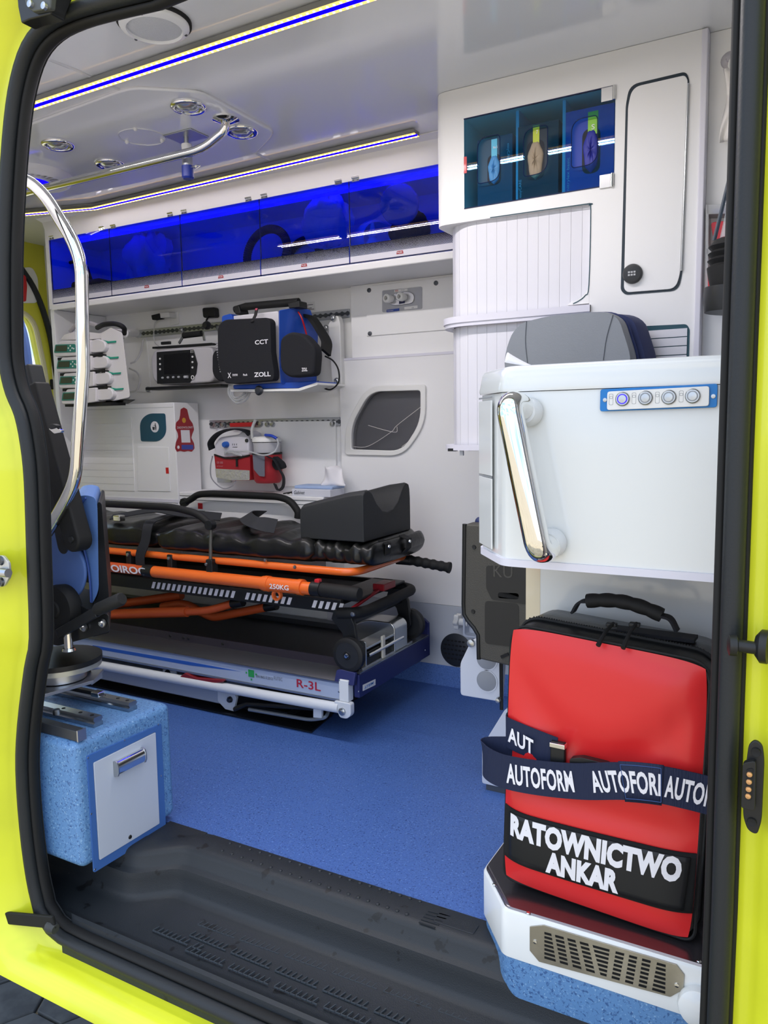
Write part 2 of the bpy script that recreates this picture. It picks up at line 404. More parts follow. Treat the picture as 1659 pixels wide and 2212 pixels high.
# ground outside
gr = struct(MB().box(-60, 60, -60, 60, -.80, -.672).build('ground', mat('concrete', '#b9ab92', .8, c2='#a89a82', cscale=2)), 'paved yard outside the van', 'ground')
pav_m = mat('paver', '#63686c', .75, bump=.5, bscale=60, c2='#50555a', cscale=14)
me_p = None
for i in range(13):
    for j in range(8):
        x = -2.9+i*.155; y = .55+j*.18+(i % 2)*.09
        if me_p is None:
            b = MB(); hexa = [(.1*math.cos(k*math.pi/3), .1*math.sin(k*math.pi/3)) for k in range(6)]
            b.plate(hexa, V((x, y, -.69)), V((1, 0, 0)), V((0, 1, 0)), .03); po = b.build('paver', pav_m, gr, bevel=.005, seg=1); me_p = po; px0, py0 = x, y
        else:
            q = me_p.copy(); COL.objects.link(q); q.parent = gr; q.location = V((x-px0, y-py0, random.uniform(-.003, .003)))
# ---- entrance step
st = thing('entrance_step', 'black ribbed plastic entrance step with wet spots inside the doorway', 'step', (-.8, 1.15, -.14))
prof = [(1.323, .0), (1.323, .004), (1.31, .006), (1.265, .006), (1.252, .002), (1.246, -.006), (1.242, -.026), (1.236, -.03), (1.226, -.034), (1.222, -.05), (1.22, -.078), (1.213, -.088), (1.2, -.092), (1.075, -.1), (1.062, -.097), (1.055, -.092), (1.047, -.095), (1.043, -.115), (1.03, -.122), (1.016, -.126), (1.016, -.16), (1.323, -.16)]
STP = mat('step_plastic', '#22272c', .5, bump=.25, bscale=500, c2='#101316', cscale=26, cpos=(.66, .69))
xl, xr_ = -1.27, .25
b = MB(); loops = []
def sec(x, dy=0):
    out = []
    for y, z in prof:
        yy = y-dy if y > 1.19 else y
        if x < -1.39: yy = max(yy, 1.056)
        out.append(V((x, yy, z)))
    return out
loops = [sec(-1.72, .07), sec(-1.40, .07), sec(-1.385, .07), sec(-1.345, .07), sec(-1.325, .066), sec(-1.305, .055), sec(-1.255, .012), sec(-1.24, .003), sec(-1.22), sec(xr_)]
b.loft(loops); b.build('step_shell', STP, st, ang=50)
b = MB(); b.loft([[V((x, 1.26-dy, .0045)), V((x, 1.323, .0045)), V((x, 1.323, .0)), V((x, 1.26-dy, .0))] for x, dy in ((-1.36, .075), (-1.3, .05), (-1.24, .0))]); b.build('corner_fillet', STP, st)
# studs on the nosing
b = MB(); sm = None
for i in range(20):
    for j in range(2):
        a = at(497+i*21.6, 1822+i*6.6, 'z', .006) if j == 0 else at(480+i*21.0, 1838+i*7.2, 'z', .006)
        if sm is None:
            bb = MB(); bb.lathe([(.0045, 0), (.004, .0015), (.0022, .0026), (0, .003)], a, (0, 0, 1), 8); sm = bb.build('stud', STP, st); s0 = a
        else:
            q = sm.copy(); COL.objects.link(q); q.parent = st; q.location = a-s0
for k in range(5):       # short ribs at the right end
    a, c = at(912+k*14, 1967-k*7+k*4, 'z', .0065), at(945+k*10, 1978+k*1, 'z', .0065)
    MB().bar(at(905+k*5, 1992-k*6, 'z', .0065), at(940+k*8, 2004-k*6, 'z', .0065), .003, .002).build('rib', STP, st)
MB().plate(rr(.085, .03, .004), V((-.575, 1.285, .0055)), V((1, 0, 0)), V((0, 1, 0)), .002).build('rib', STP, st, bevel=.001)
# tread: three rows of raised cells
b = MB()
ztr = -.0945
for (x0, y0), (x1, y1) in (((427,1998),(1010,2208)), ((409,2021),(880,2215)), ((400,2053),(800,2218)), ((330,2010),(430,2052))):
    A, B = at(x0, y0, 'z', ztr), at(x1, y1, 'z', ztr)
    L = (B-A).length; d = (B-A)/L; n_ = V((-d.y, d.x, 0)); s = 0; k = 0
    while s < L:
        if k % 9 != 8:
            p = A+d*s; b.bar(p, p+n_*.016+d*.004, .0018, .003)
            b.bar(p, p+d*.0115, .0016, .003)
        s += .0125; k += 1
o = b.build('tread_pattern', mat('tread_worn','#3d444a',.5), st); o['kind'] = 'stuff'
for (px_, py_) in ((862, 2102),):
    p = at(px_, py_, 'z', -.094); MB().ring(circ(.016, 20), circ(.0145, 20), p, V((1,0,0)), V((0,1,0)), .002).build('drain_plug', STP, st)
# ================================================================== LARGE FURNITURE
X_, Y_, Z_ = V((1,0,0)), V((0,1,0)), V((0,0,1))
NY = V((0,-1,0))
# ---------------------------------------------------------------- desk cabinet by the doorway
dk = thing('desk_cabinet', 'glossy white wall-hung cabinet with chrome grab handle and button panel', 'cabinet', (-.1, 1.4, .732))
DF = 1.2
plan = [(-.449, DF), (.35, DF), (.35, 1.62), (-.532, 1.62), (-.532, 1.305)]
def planloop(z, ins=0, r=.018, zz=None):
    pts = []
    c = V((-.1, 1.42, 0))
    P = [V((x+(ins if x < 0 else -ins)*(1 if abs(x) > .4 or x > 0 else 1), y+(ins if y < 1.4 else -ins), 0)) for x, y in plan]
    return [V((p.x, p.y, z)) for p in fil(P, [r, .005, .005, .005, r*.8], 6, True)]
MB().loft([planloop(.7325), planloop(.7445)]).build('bottom_edge', LAV, dk, ang=50)
MB().loft([planloop(.7446, .003), planloop(1.0165, .003)]).build('body', GWHT, dk, ang=50)
MB().loft([planloop(1.0175, 0), planloop(1.022, -.001), planloop(1.05, .003), planloop(1.056, .006), planloop(1.059, .012)]).build('top', GWHT, dk, ang=50)
# drawer fronts on the slanted side
ca, cb = V((-.532, 1.305, 0)), V((-.4565, 1.2065, 0))
dd = (cb-ca).normalized(); nn = V((dd.y, -dd.x, 0))
for z0, z1 in ((.752, .874), (.878, 1.006)):
    o_ = ca+dd*.004+nn*(-.0015)
    MB().add([], []).prism([o_+V((0,0,z0)), o_+dd*.078+V((0,0,z0)), o_+dd*.078+V((0,0,z1)), o_+V((0,0,z1))], nn*.003).build('drawer_front', GWHT, dk, bevel=.0012)
for z0 in (.8745, 1.0095):
    MB().prism([ca+dd*.003+V((0,0,z0)), ca+dd*.083+V((0,0,z0)), ca+dd*.083+V((0,0,z0+.003)), ca+dd*.003+V((0,0,z0+.003))], nn*.0008).build('shadow_gap', GREYP, dk)
# grab handle
gh = [at(1142, 890, 'y', DF-.002), at(1193, 1172, 'y', DF-.002)]
h0, h1 = at(1102, 880, 'y', DF-.045), at(1163, 1180, 'y', DF-.045)
pth = fil([gh[0]+V((0, .0, 0)), h0+(h0-h1).normalized()*.012+V((0,-.004,0)), h1+(h1-h0).normalized()*.012+V((0,-.004,0)), gh[1]], .03, 8)
hd = MB().tube(pth, .0205, 24).build('grab_handle', CHR, dk, ang=60)
for g in gh:
    MB().lathe([(.0235, 0), (.0235, .006), (.021, .014), (.017, .02)], g, NY, 28).build('handle_foot', STL if 0 else mat('satin_white_metal', '#dfe2e2', .3), hd)
# switch panel
sp = MB()
q = ats([(1298,841),(1551,829),(1549,880),(1297,889)], 'y', DF)
sp.prism(fil(q, .004, 3, True), NY*.004); spo = sp.build('switch_panel', mat('blue_backplate', '#1577c2', .35), dk, bevel=.0008)
q = ats([(1313,846),(1533,834),(1532,877),(1312,886)], 'y', DF-.004)
MB().prism(fil(q, .004, 3, True), NY*.004).build('switch_plate', PWHT, spo, bevel=.0008)
RINGD = mat('switch_ring', '#8a8d90', .35, metal=.6)
for i, (bx_, by_) in enumerate(((1345,862),(1394.5,859.5),(1445,858),(1496.5,855.5))):
    c = at(bx_, by_, 'y', DF-.008)
    MB().lathe([(.0105, 0), (.0105, .0018), (.009, .0032), (0, .0033)], c, NY, 28).build('push_button', STL, spo)
    MB().ring(circ(.0075, 28), circ(.006, 28), c+NY*.0033, X_, Z_, .0006).build('button_ring', glow('ring_lit', '#3a2ce0', 1.6) if i == 0 else RINGD, spo)
    MB().lathe([(.0058, 0), (.0058, .0012), (0, .0015)], c+NY*.0032, NY, 20).build('button_cap', STL, spo)
    c2 = at(bx_-25, by_+1, 'y', DF-.008)
    pic = MB(); pic.ring(rr(.0062, .0165, .002, 3), rr(.0053, .0156, .0018, 3), c2, X_, Z_, .0002)
    pic.ring(rr(.0045, .004, .001, 3, 0, .003), rr(.0036, .003, .0008, 3, 0, .003), c2, X_, Z_, .0002)
    pic.build('van_pictogram', RED if 0 else GREYP, spo)
for bx_, by_ in ((1307,864),(1541,856)):
    MB().lathe([(.0032, 0), (.003, .0015), (0, .0018)], at(bx_, by_, 'y', DF-.004), NY, 12).build('screw', STL, spo)
# white support panel under the desk, behind the bag
sup = tag(MB().box(-.47, .35, 1.47, 1.5, 0, .7315).build('support_panel', GWHT), 'plain white panel below the desk cabinet behind the red bag', 'panel')
b = MB(); b.prism([V((-.47, 1.4695, 0)), V((-.47, 1.5, 0)), V((-.515, 1.535, 0)), V((-.52, 1.53, 0))], (0, 0, .7315)); b.build('angled_edge', mat('reflected_beige', '#efe3c4', .12, coat=.5), sup)  # cream colour stands in for outdoor beige mirrored in the glossy white edge

# ---------------------------------------------------------------- bag plinth with grille
pz = .119
pb = thing('bag_plinth', 'white plinth with blue vinyl foot and slotted steel grille under the red bag', 'plinth', (-.2, 1.4, 0))
pp = [(-.453, 1.215), (.3, 1.215), (.3, 1.465), (-.531, 1.465), (-.531, 1.314)]
def pl_(z, ins=0, r=.012): return [V((p.x, p.y, z)) for p in fil([V((x+(ins if x < 0 else 0), y+(ins if y < 1.4 else 0), 0)) for x, y in pp], [r, .002, .002, .002, r], 6, True)]
MB().loft([pl_(.028), pl_(.112), pl_(.1165, .003)]).build('body', GWHT, pb, ang=50)
MB().loft([pl_(-.085, .012, .02), pl_(-.03, .004, .02), pl_(.0275, .002, .02)]).build('vinyl_foot', BOXV, pb, ang=50)
MB().loft([pl_(.1166, .004), pl_(.1195, .006)]).build('top_plate', mat('brushed_dark_steel', '#7d7a80', .22, metal=.9), pb, ang=50)
for a, c in ((1068,1910),(1141,1972),(1510,2076)):
    MB().lathe([(.004, 0), (.003, .0012), (0, .0015)], at(a, c, 'z', .1195), Z_, 10).build('screw', CHR, pb)
# grille: stainless plate with slots, each slot a dark recess
GY = 1.213
gq = ats([(1145,2000),(1175,1997),(1462,2082),(1479,2104),(1477,2136),(1448,2152),(1165,2076),(1145,2052)], 'y', 1.215)
gx0 = gq[0].x
gmat = mat('brushed_steel', '#b9b6ac', .3, metal=.85, c2='#a5a298', cscale=18)
gp = MB(); gp.prism(gq, NY*.0025); gpo = gp.build('grille', gmat, pb, bevel=.0006, seg=1)
dark = mat('slot_dark', '#08090a', .9)
TLc, TRc, BLc, BRc = (1176,2012),(1442,2084),(1176,2073),(1441,2151)
def gpt(u, v): 
    x = (TLc[0]*(1-u)+TRc[0]*u)*(1-v)+(BLc[0]*(1-u)+BRc[0]*u)*v
    y = (TLc[1]*(1-u)+TRc[1]*u)*(1-v)+(BLc[1]*(1-u)+BRc[1]*u)*v
    return at(x, y, 'y', 1.2125)
cols = [(.0,.055,.0,.095),(.085,.155,.13,.195),(.185,.25,.235,.305),(.285,.355,.345,.415),(.39,.53,.46,.505),(.58,.65,.545,.61),(.69,.755,.655,.72),(.795,.865,.765,.83),(.915,.985,.875,.985)]
sb = None
for a0, a1, b0, b1 in cols:
    for k in range(7):
        v0, v1 = (k+.12)/7, (k+.68)/7
        l0, l1 = a0+(b0-a0)*v0, a0+(b0-a0)*v1; r0, r1 = a1+(b1-a1)*v0, a1+(b1-a1)*v1
        MB().prism([gpt(l0, v0), gpt(r0, v0), gpt(r1, v1), gpt(l1, v1)], NY*.0003).build('slot', dark, gpo)
for a, c in ((1156,2034),(1462,2128)):
    MB().lathe([(.004, 0), (.0035, .0015), (0, .002)], at(a, c, 'y', 1.2125), NY, 14).build('screw', CHR, gpo)
# white rounded step lamp at the plinth's lower corner
b = MB(); c = at(1490, 2160, 'y', 1.2)
b.lathe([(.03, 0), (.031, .012), (.028, .02), (.02, .024), (0, .025)], V((c.x+.012, 1.2145, c.z-.012)), V((0, -1, .15)), 24)
tag(b.build('step_lamp', GWHT), 'small white round step lamp at the corner of the plinth', 'lamp')

# ---------------------------------------------------------------- blue seat plinth with access door (left foreground)
bb = thing('seat_plinth', 'blue flecked vinyl box with grey access door under the swivel seat', 'box', (-1.55, 1.2, 0))
XB = -1.362
b = MB(); b.box(-1.80, XB, 1.064, 1.347, .012, .3); b.build('vinyl_box', BOXV, bb, bevel=.018, seg=4)
def bx(px_, py_, x=XB): return at(px_, py_, 'x', x)
fo = [bx(186,1633), bx(346,1563), bx(356,1789), bx(201,1884)]
fi = [bx(198,1647), bx(333,1580), bx(342,1778), bx(211,1858)]
EX = V((1, 0, 0))
fr_m = mat('blue_frame', '#3f68ab', .45)
MB().ring3(fil(fo, .003, 2, True), fil(fi, .003, 2, True), EX*.004).build('door_frame', fr_m, bb)
dr = MB().prism(fil([bx(199,1647), bx(333,1581), bx(341.5,1778), bx(212,1857)], .002, 2, True), EX*.0055).build('access_door', mat('grey_door', '#bdc6d6', .35), bb, bevel=.001)
ha, hb = bx(247,1662, XB+.0055), bx(304,1633, XB+.0055)
hdir = (hb-ha).normalized(); hup = Z_
prof2 = [(0, .018), (.006, .0205), (.013, .017), (.0165, .008), (.0165, -.004), (.013, -.012), (.004, -.015), (0, -.014)]
b = MB(); b.prism([ha+EX*u+Z_*v for u, v in prof2], hdir*(hb-ha).length); b.build('cup_handle', CHR, dr, ang=50)
for p, s in ((ha, -1), (hb, 1)):
    b = MB(); b.prism([p+EX*u*1.05+Z_*v*1.08 for u, v in prof2], hdir*s*.003); b.build('handle_end', STL, dr)
MB().lathe([(.005, 0), (.004, .002), (0, .0015)], bx(281,1808, XB+.0055), EX, 14).build('lock_button', BLK, dr)
for a, c in ((190,1637),(269,1599),(342,1565),(348,1676),(354,1786),(283,1828),(205,1878),(197,1758)):
    MB().lathe([(.0022, 0), (.002, .001), (0, .0012)], bx(a, c, XB+.004), EX, 8).build('screw', STL, bb)
# ================================================================== CEILING
def cz(px_, py_, z=ZC): return at(px_, py_, 'z', z)
# raised moulded panels
BEAD = mat('ceiling_bead', '#dcdde0', .2, coat=.4)
def bead(pts, r=.0045, closed=False):
    MB().tube(fil([cz(*p) for p in pts], .05, 5, closed), r, 6, closed=closed).build('moulded_edge', BEAD, ceil, ang=60)
pan = [cz(*p) for p in ((50,268),(253,193),(289,184),(434,193),(593,280),(578,300),(553,326),(300,390),(50,440))]
MB().prism([p+V((0,0,0)) for p in fil(pan, .03, 4, True)], (0, 0, -.009)).build('raised_panel', CEIL, ceil, bevel=.006, seg=2)
bead([(78,117),(177,155),(226,180),(258,192)])
bead([(51,266),(253,194),(289,186),(434,195),(592,281),(578,300),(554,326)], .005)
bead([(553,331),(581,345)], .004)
bead([(174,309),(246,338),(275,341),(390,316)], .004)
bead([(315,356),(340,365),(495,331),(503,322)], .003)
pc = cz(307,296, ZC-.009); MB().ring(circ(.07, 32), circ(.066, 32), pc, X_, -Y_, .0025).build('moulded_ring', BEAD, ceil)
for p in ((292,277),(274,305),(350,302)):
    MB().lathe([(.006, 0), (.006, .004), (.003, .008), (0, .0085)], cz(*p, ZC-.009), -Z_, 12).build('cap_stud', PWHT, ceil)
# loudspeaker
c = cz(333,46); r_ = .5*(cz(411,46)-cz(257,46)).length
sp_ = thing('ceiling_loudspeaker', 'round white ceiling loudspeaker with mesh grille near the doorway', 'loudspeaker', c-V((0,0,.02)))
MB().lathe([(r_*1.04, 0), (r_*1.04, .006), (r_*.9, .008)], c, -Z_, 40).build('gasket', BLKM, sp_)
MB().lathe([(r_*.97, .004), (r_*.97, .012), (r_*.93, .016), (r_*.78, .02), (r_*.76, .016), (r_*.76, .01)], c, -Z_, 40).build('rim', mat('speaker_rim', '#f0f1f1', .4), sp_, ang=50)
mg = mat('speaker_mesh', '#d4d6d8', .5, bump=1.0, bscale=500)
MB().lathe([(r_*.76, .014), (r_*.6, .017), (r_*.3, .0195), (0, .02)], c, -Z_, 40).build('grille', mg, sp_)
for k in range(3):
    a = .9+k*2.1; MB().lathe([(.004, 0), (.003, .002), (0, .002)], c+V((math.cos(a)*r_*.87, math.sin(a)*r_*.87, -.017)), -Z_, 10).build('screw', DSTL, sp_)
# LED light bars: aluminium housing, two warm rows of diodes, blue middle
WARM = glow('led_warm', '#ffdf9a', 3.2); WARM2 = glow('led_gap', '#ffc664', 1.6); BLUE_L = glow('led_blue', '#0a00ff', 1.5)
def light_bar(name, label, pts, wd, watt):
    t = thing(name, label, 'light strip', V(pts[0])-V((0,0,.02)), 'LED light strips on the ceiling')
    h = MB(); bl = MB(); wr = MB(); dots = MB(); up = (0,0,1)
    h.ribbon(pts, V((0,1,0)), wd, .012)
    dn = V((0,0,-.0065))
    bl.ribbon([p+dn for p in pts], V((0,1,0)), wd*.40, .003)
    for s in (-1, 1):
        off = V((0, s*wd*.35, 0))
        wr.ribbon([p+dn+off for p in pts], V((0,1,0)), wd*.28, .002)
        for a, b_ in zip(pts[:-1], pts[1:]):
            L = (b_-a).length; n_ = max(1, int(L/.0165))
            for k in range(n_):
                p = a+(b_-a)*((k+.5)/n_)+dn+off
                dots.lathe([(wd*.10, 0), (wd*.085, .0022), (0, .0025)], p, -Z_, 6)
    h.build('housing', mat('bar_housing', '#8f8f8a', .4, metal=.5), t); bl.build('blue_strip', BLUE_L, t); wr.build('warm_strip', WARM2, t)
    o = dots.build('diodes', WARM, t); o['kind'] = 'stuff'
    for a, b_, s in [(p, q, k) for p, q in zip(pts[:-1], pts[1:]) for k in (-1, 1)]:      # the light of the two diode rows
        L = (b_-a).length; ld_ = bpy.data.lights.new('led_glow', 'AREA'); ld_.shape = 'RECTANGLE'; ld_.size = L; ld_.size_y = wd*.24; ld_.energy = watt*L/2; ld_.color = (1, .95, .95)
        lo_ = bpy.data.objects.new('led_glow', ld_); COL.objects.link(lo_); d_ = (b_-a).normalized()
        mm = Matrix((d_, Z_.cross(d_), Z_)).transposed().to_4x4(); mm.translation = (a+b_)/2+V((0,s*wd*.34,-.014)); lo_.matrix_world = mm
    return t
zl = ZC-.012
y1 = .5*(cz(50,228,zl).y+cz(600,54,zl).y)
light_bar('led_light_bar', 'long LED bar with blue core and warm edges above the doorway', [V((-2.3, y1, zl)), V((-1.4, y1, zl)), V((-.45, y1, zl))], .036, 5.6)
pa, pb2, pc2 = cz(900,286,zl), cz(203,447,zl), cz(40,461,zl)
light_bar('led_light_bar', 'LED bar with blue core running above the blue overhead lockers', [pc2, pb2, (pa+pb2)/2, pa], .034, .45)
MB().box(pa.x, pa.x+.008, pa.y-.022, pa.y+.022, ZC-.02, ZC).build('end_cap', LGREY, bpy.data.objects['led_light_bar.001'] if 'led_light_bar.001' in bpy.data.objects else None, bevel=.002) if False else None
# spotlights
s0 = None
for i, (p, lab) in enumerate((((407,230),'chrome oval ceiling spotlight beside the raised panel edge nearest the loudspeaker'),((522,284),'chrome oval ceiling spotlight next to the curved rail flange'),((125,312),'chrome oval ceiling spotlight closest to the round fan'),((238,354),'chrome oval ceiling spotlight right behind the long chrome rail'))):
    c = cz(*p, ZC-.009)
    if s0 is None:
        s0 = thing('spotlight', lab, 'spotlight', c-V((0,0,.02)), 'ceiling spotlights')
        MB().lathe([(.049, 0), (.049, .004), (.043, .008), (.036, .007), (.034, .0)], c, -Z_, 32).build('bezel', CHR, s0, ang=60)
        MB().lathe([(.034, .001), (.03, .004), (.02, .010), (.015, .011), (0, .0115)], c, -Z_, 28).build('lens', mat('spot_lens', '#c9ced2', .12, metal=.7), s0)
        MB().lathe([(.0345, .0005), (.0345, .002), (0, .002)], c, -Z_, 28).build('cup', mat('spot_cup', '#3a3d40', .2, metal=.8), s0)
    else: dup(s0, c-V((0,0,.02)), lab)
# roof fan
c = cz(66,372, ZC)
fn = thing('roof_fan', 'round white roof fan with radial blades and blue lit hub', 'fan', c-V((0,0,.05)))
rf = (cz(154,372)-c).length
MB().lathe([(rf, 0), (rf*.98, .02), (rf*.92, .034), (rf*.84, .038), (rf*.8, .03), (rf*.8, .01)], c, -Z_, 48).build('rim', PWHT, fn, ang=50)
MB().lathe([(rf*.8, .004), (0, .004)], c, -Z_, 32).build('backing', GREYP, fn)
for k in range(26):
    a = 2*math.pi*k/26; d = V((math.cos(a), math.sin(a), 0)); s_ = V((-d.y, d.x, 0))
    MB().prism([c+d*rf*.46+V((0,0,-.03))-s_*.003, c+d*rf*.46+V((0,0,-.03))+s_*.003, c+d*rf*.82+V((0,0,-.03))+s_*.007, c+d*rf*.82+V((0,0,-.03))-s_*.007], V((0,0,.012))+s_*.01).build('blade', PWHT, fn)
MB().lathe([(rf*.5, .02), (rf*.5, .032), (rf*.46, .036), (rf*.44, .034)], c, -Z_, 32).build('hub_ring', PWHT, fn)
MB().lathe([(rf*.44, .03), (rf*.44, .034), (0, .035)], c, -Z_, 28).build('hub', glow('fan_glow', '#1206ff', 1.3), fn)
# curved chrome hand rail under the ceiling
fl = cz(488,257, ZC-.009)
hr = thing('ceiling_hand_rail', 'long bent chrome hand rail under the ceiling with round flange', 'hand rail', fl-V((0,0,.09)))
yr = fl.y; zr = at(300, 356, 'y', yr).z
MB().tube(fil([fl, fl+V((-.005,0,-.03)), V((fl.x-.09, yr, zr)), V((-2.2, yr, zr)), V((-2.75, yr, zr+.0)), V((-2.80, yr, ZC))], [0,.03,.09,0,.05,0], 8), .0125, 14).build('tube', CHR, hr, ang=60)
MB().lathe([(.038, 0), (.038, .003), (.03, .006), (.014, .012)], fl, -Z_, 28).build('flange', CHR, hr, ang=50)
for k in (0, math.pi): MB().lathe([(.004, 0), (0, .003)], fl+V((math.cos(k)*.028, math.sin(k)*.02, -.005)), -Z_, 8).build('screw', STL, hr)
# drip hook post
c = cz(402,293, ZC-.009)
dh = thing('drip_hook', 'steel and blue drip holder hanging from a square ceiling plate', 'drip holder', c-V((0,0,.14)))
MB().box(c.x-.055, c.x+.055, c.y-.04, c.y+.04, c.z-.004, c.z).build('ceiling_plate', ALU, dh, bevel=.002)
zb = at(402, 388, 'y', c.y).z; H = c.z-zb
MB().lathe([(.007, 0), (.007, .25*H)], c, -Z_, 14).build('stem', STL, dh)
MB().lathe([(.015, .2*H), (.016, .25*H), (.014, .42*H)], c, -Z_, 18).build('collar', PWHT, dh)
MB().lathe([(.0145, .42*H), (.016, .46*H), (.016, .72*H)], c, -Z_, 18).build('sleeve', STL, dh)
MB().lathe([(.0175, .70*H), (.018, .96*H), (.014, 1.0*H), (0, 1.0*H)], c, -Z_, 18).build('blue_grip', mat('dark_blue', '#1b2f86', .35), dh)
MB().tube([c+V((.014,0,-.74*H)), c+V((.034,-.002,-.76*H))], .004, 8).build('thumb_screw', CHR, dh)
MB().tube(smooth_path([c+V((.034,0,-.72*H)), c+V((.05,0,-.76*H)), c+V((.034,0,-.80*H)), c+V((.03,0,-.76*H)), c+V((.034,0,-.72*H))], 4), .002, 6).build('wire_clip', CHR, dh)

# ================================================================== OVERHEAD LOCKERS
OY = 2.3
ov = thing('overhead_locker', 'long white overhead locker with five blue acrylic flap doors', 'locker', (-2, 2.45, 1.48))
xa, xb = -2.9, -.95
zb0 = at(945,545,'y',OY).z; zt0 = at(938,357,'y',OY).z
b = MB()
b.box(xa, xb, OY-.004, YF, 1.485, zb0-.002)            # bottom board
b.prism([V((xa, OY-.004, zt0)), V((xa, YF, zt0)), V((xa, YF, ZC-.0005)), V((xa, OY-.06, ZC-.0005)), V((xa, OY-.06, ZC-.004)), V((xa, OY-.03, ZC-.012))], (xb-xa, 0, 0))
b.box(xa-.02, xa, OY-.004, YF, 1.485, ZC)
b.box(xa, xb, YF-.012, YF, zb0, zt0)
b.build('carcass', WHT, ov)
MB().box(xa, xb, OY-.012, OY-.004, 1.478, 1.50).build('bottom_lip', WHT, ov, bevel=.004, seg=3)
MB().box(xa+.05, xb-.02, OY+.05, OY+.062, zt0-.012, zt0-.004).build('blue_led', glow('locker_led', '#1208ff', 6.0), ov)
ACR = tinted('blue_acrylic', '#2f6fe0', .015, .5)
def dotmat():
    m = bpy.data.materials.new('dotted_film'); m.use_nodes = True; n = m.node_tree; n.nodes.clear()
    o = n.nodes.new('ShaderNodeOutputMaterial'); tc = n.nodes.new('ShaderNodeTexCoord'); sx = n.nodes.new('ShaderNodeSeparateXYZ'); n.links.new(tc.outputs['Object'], sx.inputs[0])
    def M(op, a, b=None):
        q = n.nodes.new('ShaderNodeMath'); q.operation = op
        for k, v in ((0, a), (1, b)):
            if v is None: continue
            if isinstance(v, (int, float)): q.inputs[k].default_value = v
            else: n.links.new(v, q.inputs[k])
        return q.outputs[0]
    s = M('MULTIPLY', M('SINE', M('MULTIPLY', sx.outputs[0], 1250)), M('SINE', M('MULTIPLY', sx.outputs[2], 1250)))
    f = M('GREATER_THAN', s, M('MULTIPLY_ADD', sx.outputs[2], 22.0)); f.node.inputs[1].links[0].from_node.inputs[2].default_value = -1.05
    t = n.nodes.new('ShaderNodeBsdfTransparent'); t.inputs[0].default_value = lin('#1c3f86'); d = n.nodes.new('ShaderNodeBsdfDiffuse'); d.inputs[0].default_value = lin('#c9cfe6')
    x = n.nodes.new('ShaderNodeMixShader'); n.links.new(f, x.inputs[0]); n.links.new(t.outputs[0], x.inputs[1]); n.links.new(d.outputs[0], x.inputs[2]); n.links.new(x.outputs[0], o.inputs[0]); return m
DOT = dotmat()
pxs = [(114,651),(243,634),(395,613.5),(565,592),(757,566),(945,541)]
xs = [at(a, c, 'y', OY).x for a, c in pxs]; xs[0] = xa+.004; xs[-1] = xb-.004
hpx = [[(114,511),(222,491)],[(247,487),(370,461)],[(400,455),(539,428)],[(573,421),(733,391)],[(770,384)]]
def hinge(par, c):
    h = MB().box(c.x-.014, c.x+.014, OY-.0065, OY-.004, c.z-.013, c.z-.001)
    h.box(c.x-.014, c.x+.014, OY-.0065, OY-.004, c.z+.001, c.z+.017)
    h.tube([V((c.x-.014, OY-.0075, c.z)), V((c.x+.014, OY-.0075, c.z))], .003, 8)
    ho = h.build('hinge', CHR, par)
    s = MB()
    for u, v in ((-.008,-.008),(.008,-.008),(-.008,.01),(.008,.01)): s.lathe([(.003, 0), (.0025, .0012), (0, .0015)], V((c.x+u, OY-.0065, c.z+v)), NY, 8)
    s.build('hinge_screws', DSTL, ho)
for i in range(5):
    x0, x1 = xs[i]+.0015, xs[i+1]-.0015
    d = MB().box(x0, x1, OY-.003, OY, zb0+.001, zt0-.001).build('flap_door', ACR, ov)
    MB().box(x0+.001, x1-.001, OY-.0042, OY-.0032, zb0+.003, zb0+.022).build('white_band', LAV, d)
    MB().box(x0+.001, x1-.001, OY-.0036, OY-.0031, zb0+.0221, zb0+.058).build('dotted_band', DOT, d)
    MB().box(x0-.001, x0+.0008, OY-.0036, OY+.001, zb0, zt0).build('dark_edge', mat('acrylic_edge', '#101e48', .2), d)
    MB().box(x0, x1, OY-.0036, OY+.001, zb0-.0005, zb0+.003).build('dark_edge', MATS['acrylic_edge'], d)
    for p in hpx[i]: hinge(d, at(*p, 'y', OY))
    lp_ = [None, (317,619), (477,598), (657,573), (864,545)][i]
    if lp_:
        c = at(*lp_, 'y', OY-.0044)
        q = MB().prism([c+V((-.013,0,-.005)), c+V((.013,0,-.005)), c+V((.0105,0,.005)), c+V((-.0105,0,.005))], NY*.0006).build('push_label', mat('push_red', '#a51f2c', .4), d)
        text('PUSH', 'push_lettering', LET_W, q, c+V((-.0085, -.0006, -.0028)), X_, Z_, .017, .0055, bold=.01)
# things stored in the overhead locker
zs = zb0+.001
def stored(o, label, cat): return tag(o, label, cat, 'supplies behind the blue flap doors')
PALE = mat('clear_bag', '#b9d4e4', .3, alpha=.55); GREY_B = mat('store_grey', '#9fb6c4', .5)
def lump(name, label, cat, px_, y, sz, m, seed=0, noise=.25):
    c = at(*px_, 'y', y); random.seed(seed); ph = [random.uniform(0, 6) for _ in range(8)]
    def fn(u, v):
        a = u*2*math.pi; e = (v-.5)*math.pi; k = 1+noise*(math.sin(5*a+ph[0])*math.cos(3*e+ph[1])+.6*math.sin(9*a+ph[2]+4*e))*.5
        return V((c.x+sz[0]*k*math.cos(a)*math.cos(e), y+sz[1]*k*math.sin(a)*math.cos(e), max(zs, c.z+sz[2]*k*math.sin(e))))
    return stored(MB().grid(fn, 28, 14).build(name, m, ang=70), label, cat)
lump('plastic_bag', 'crumpled clear plastic bag in the second overhead locker bay', 'bag', (320,560), 2.44, (.1,.06,.11), PALE, 1, .5)
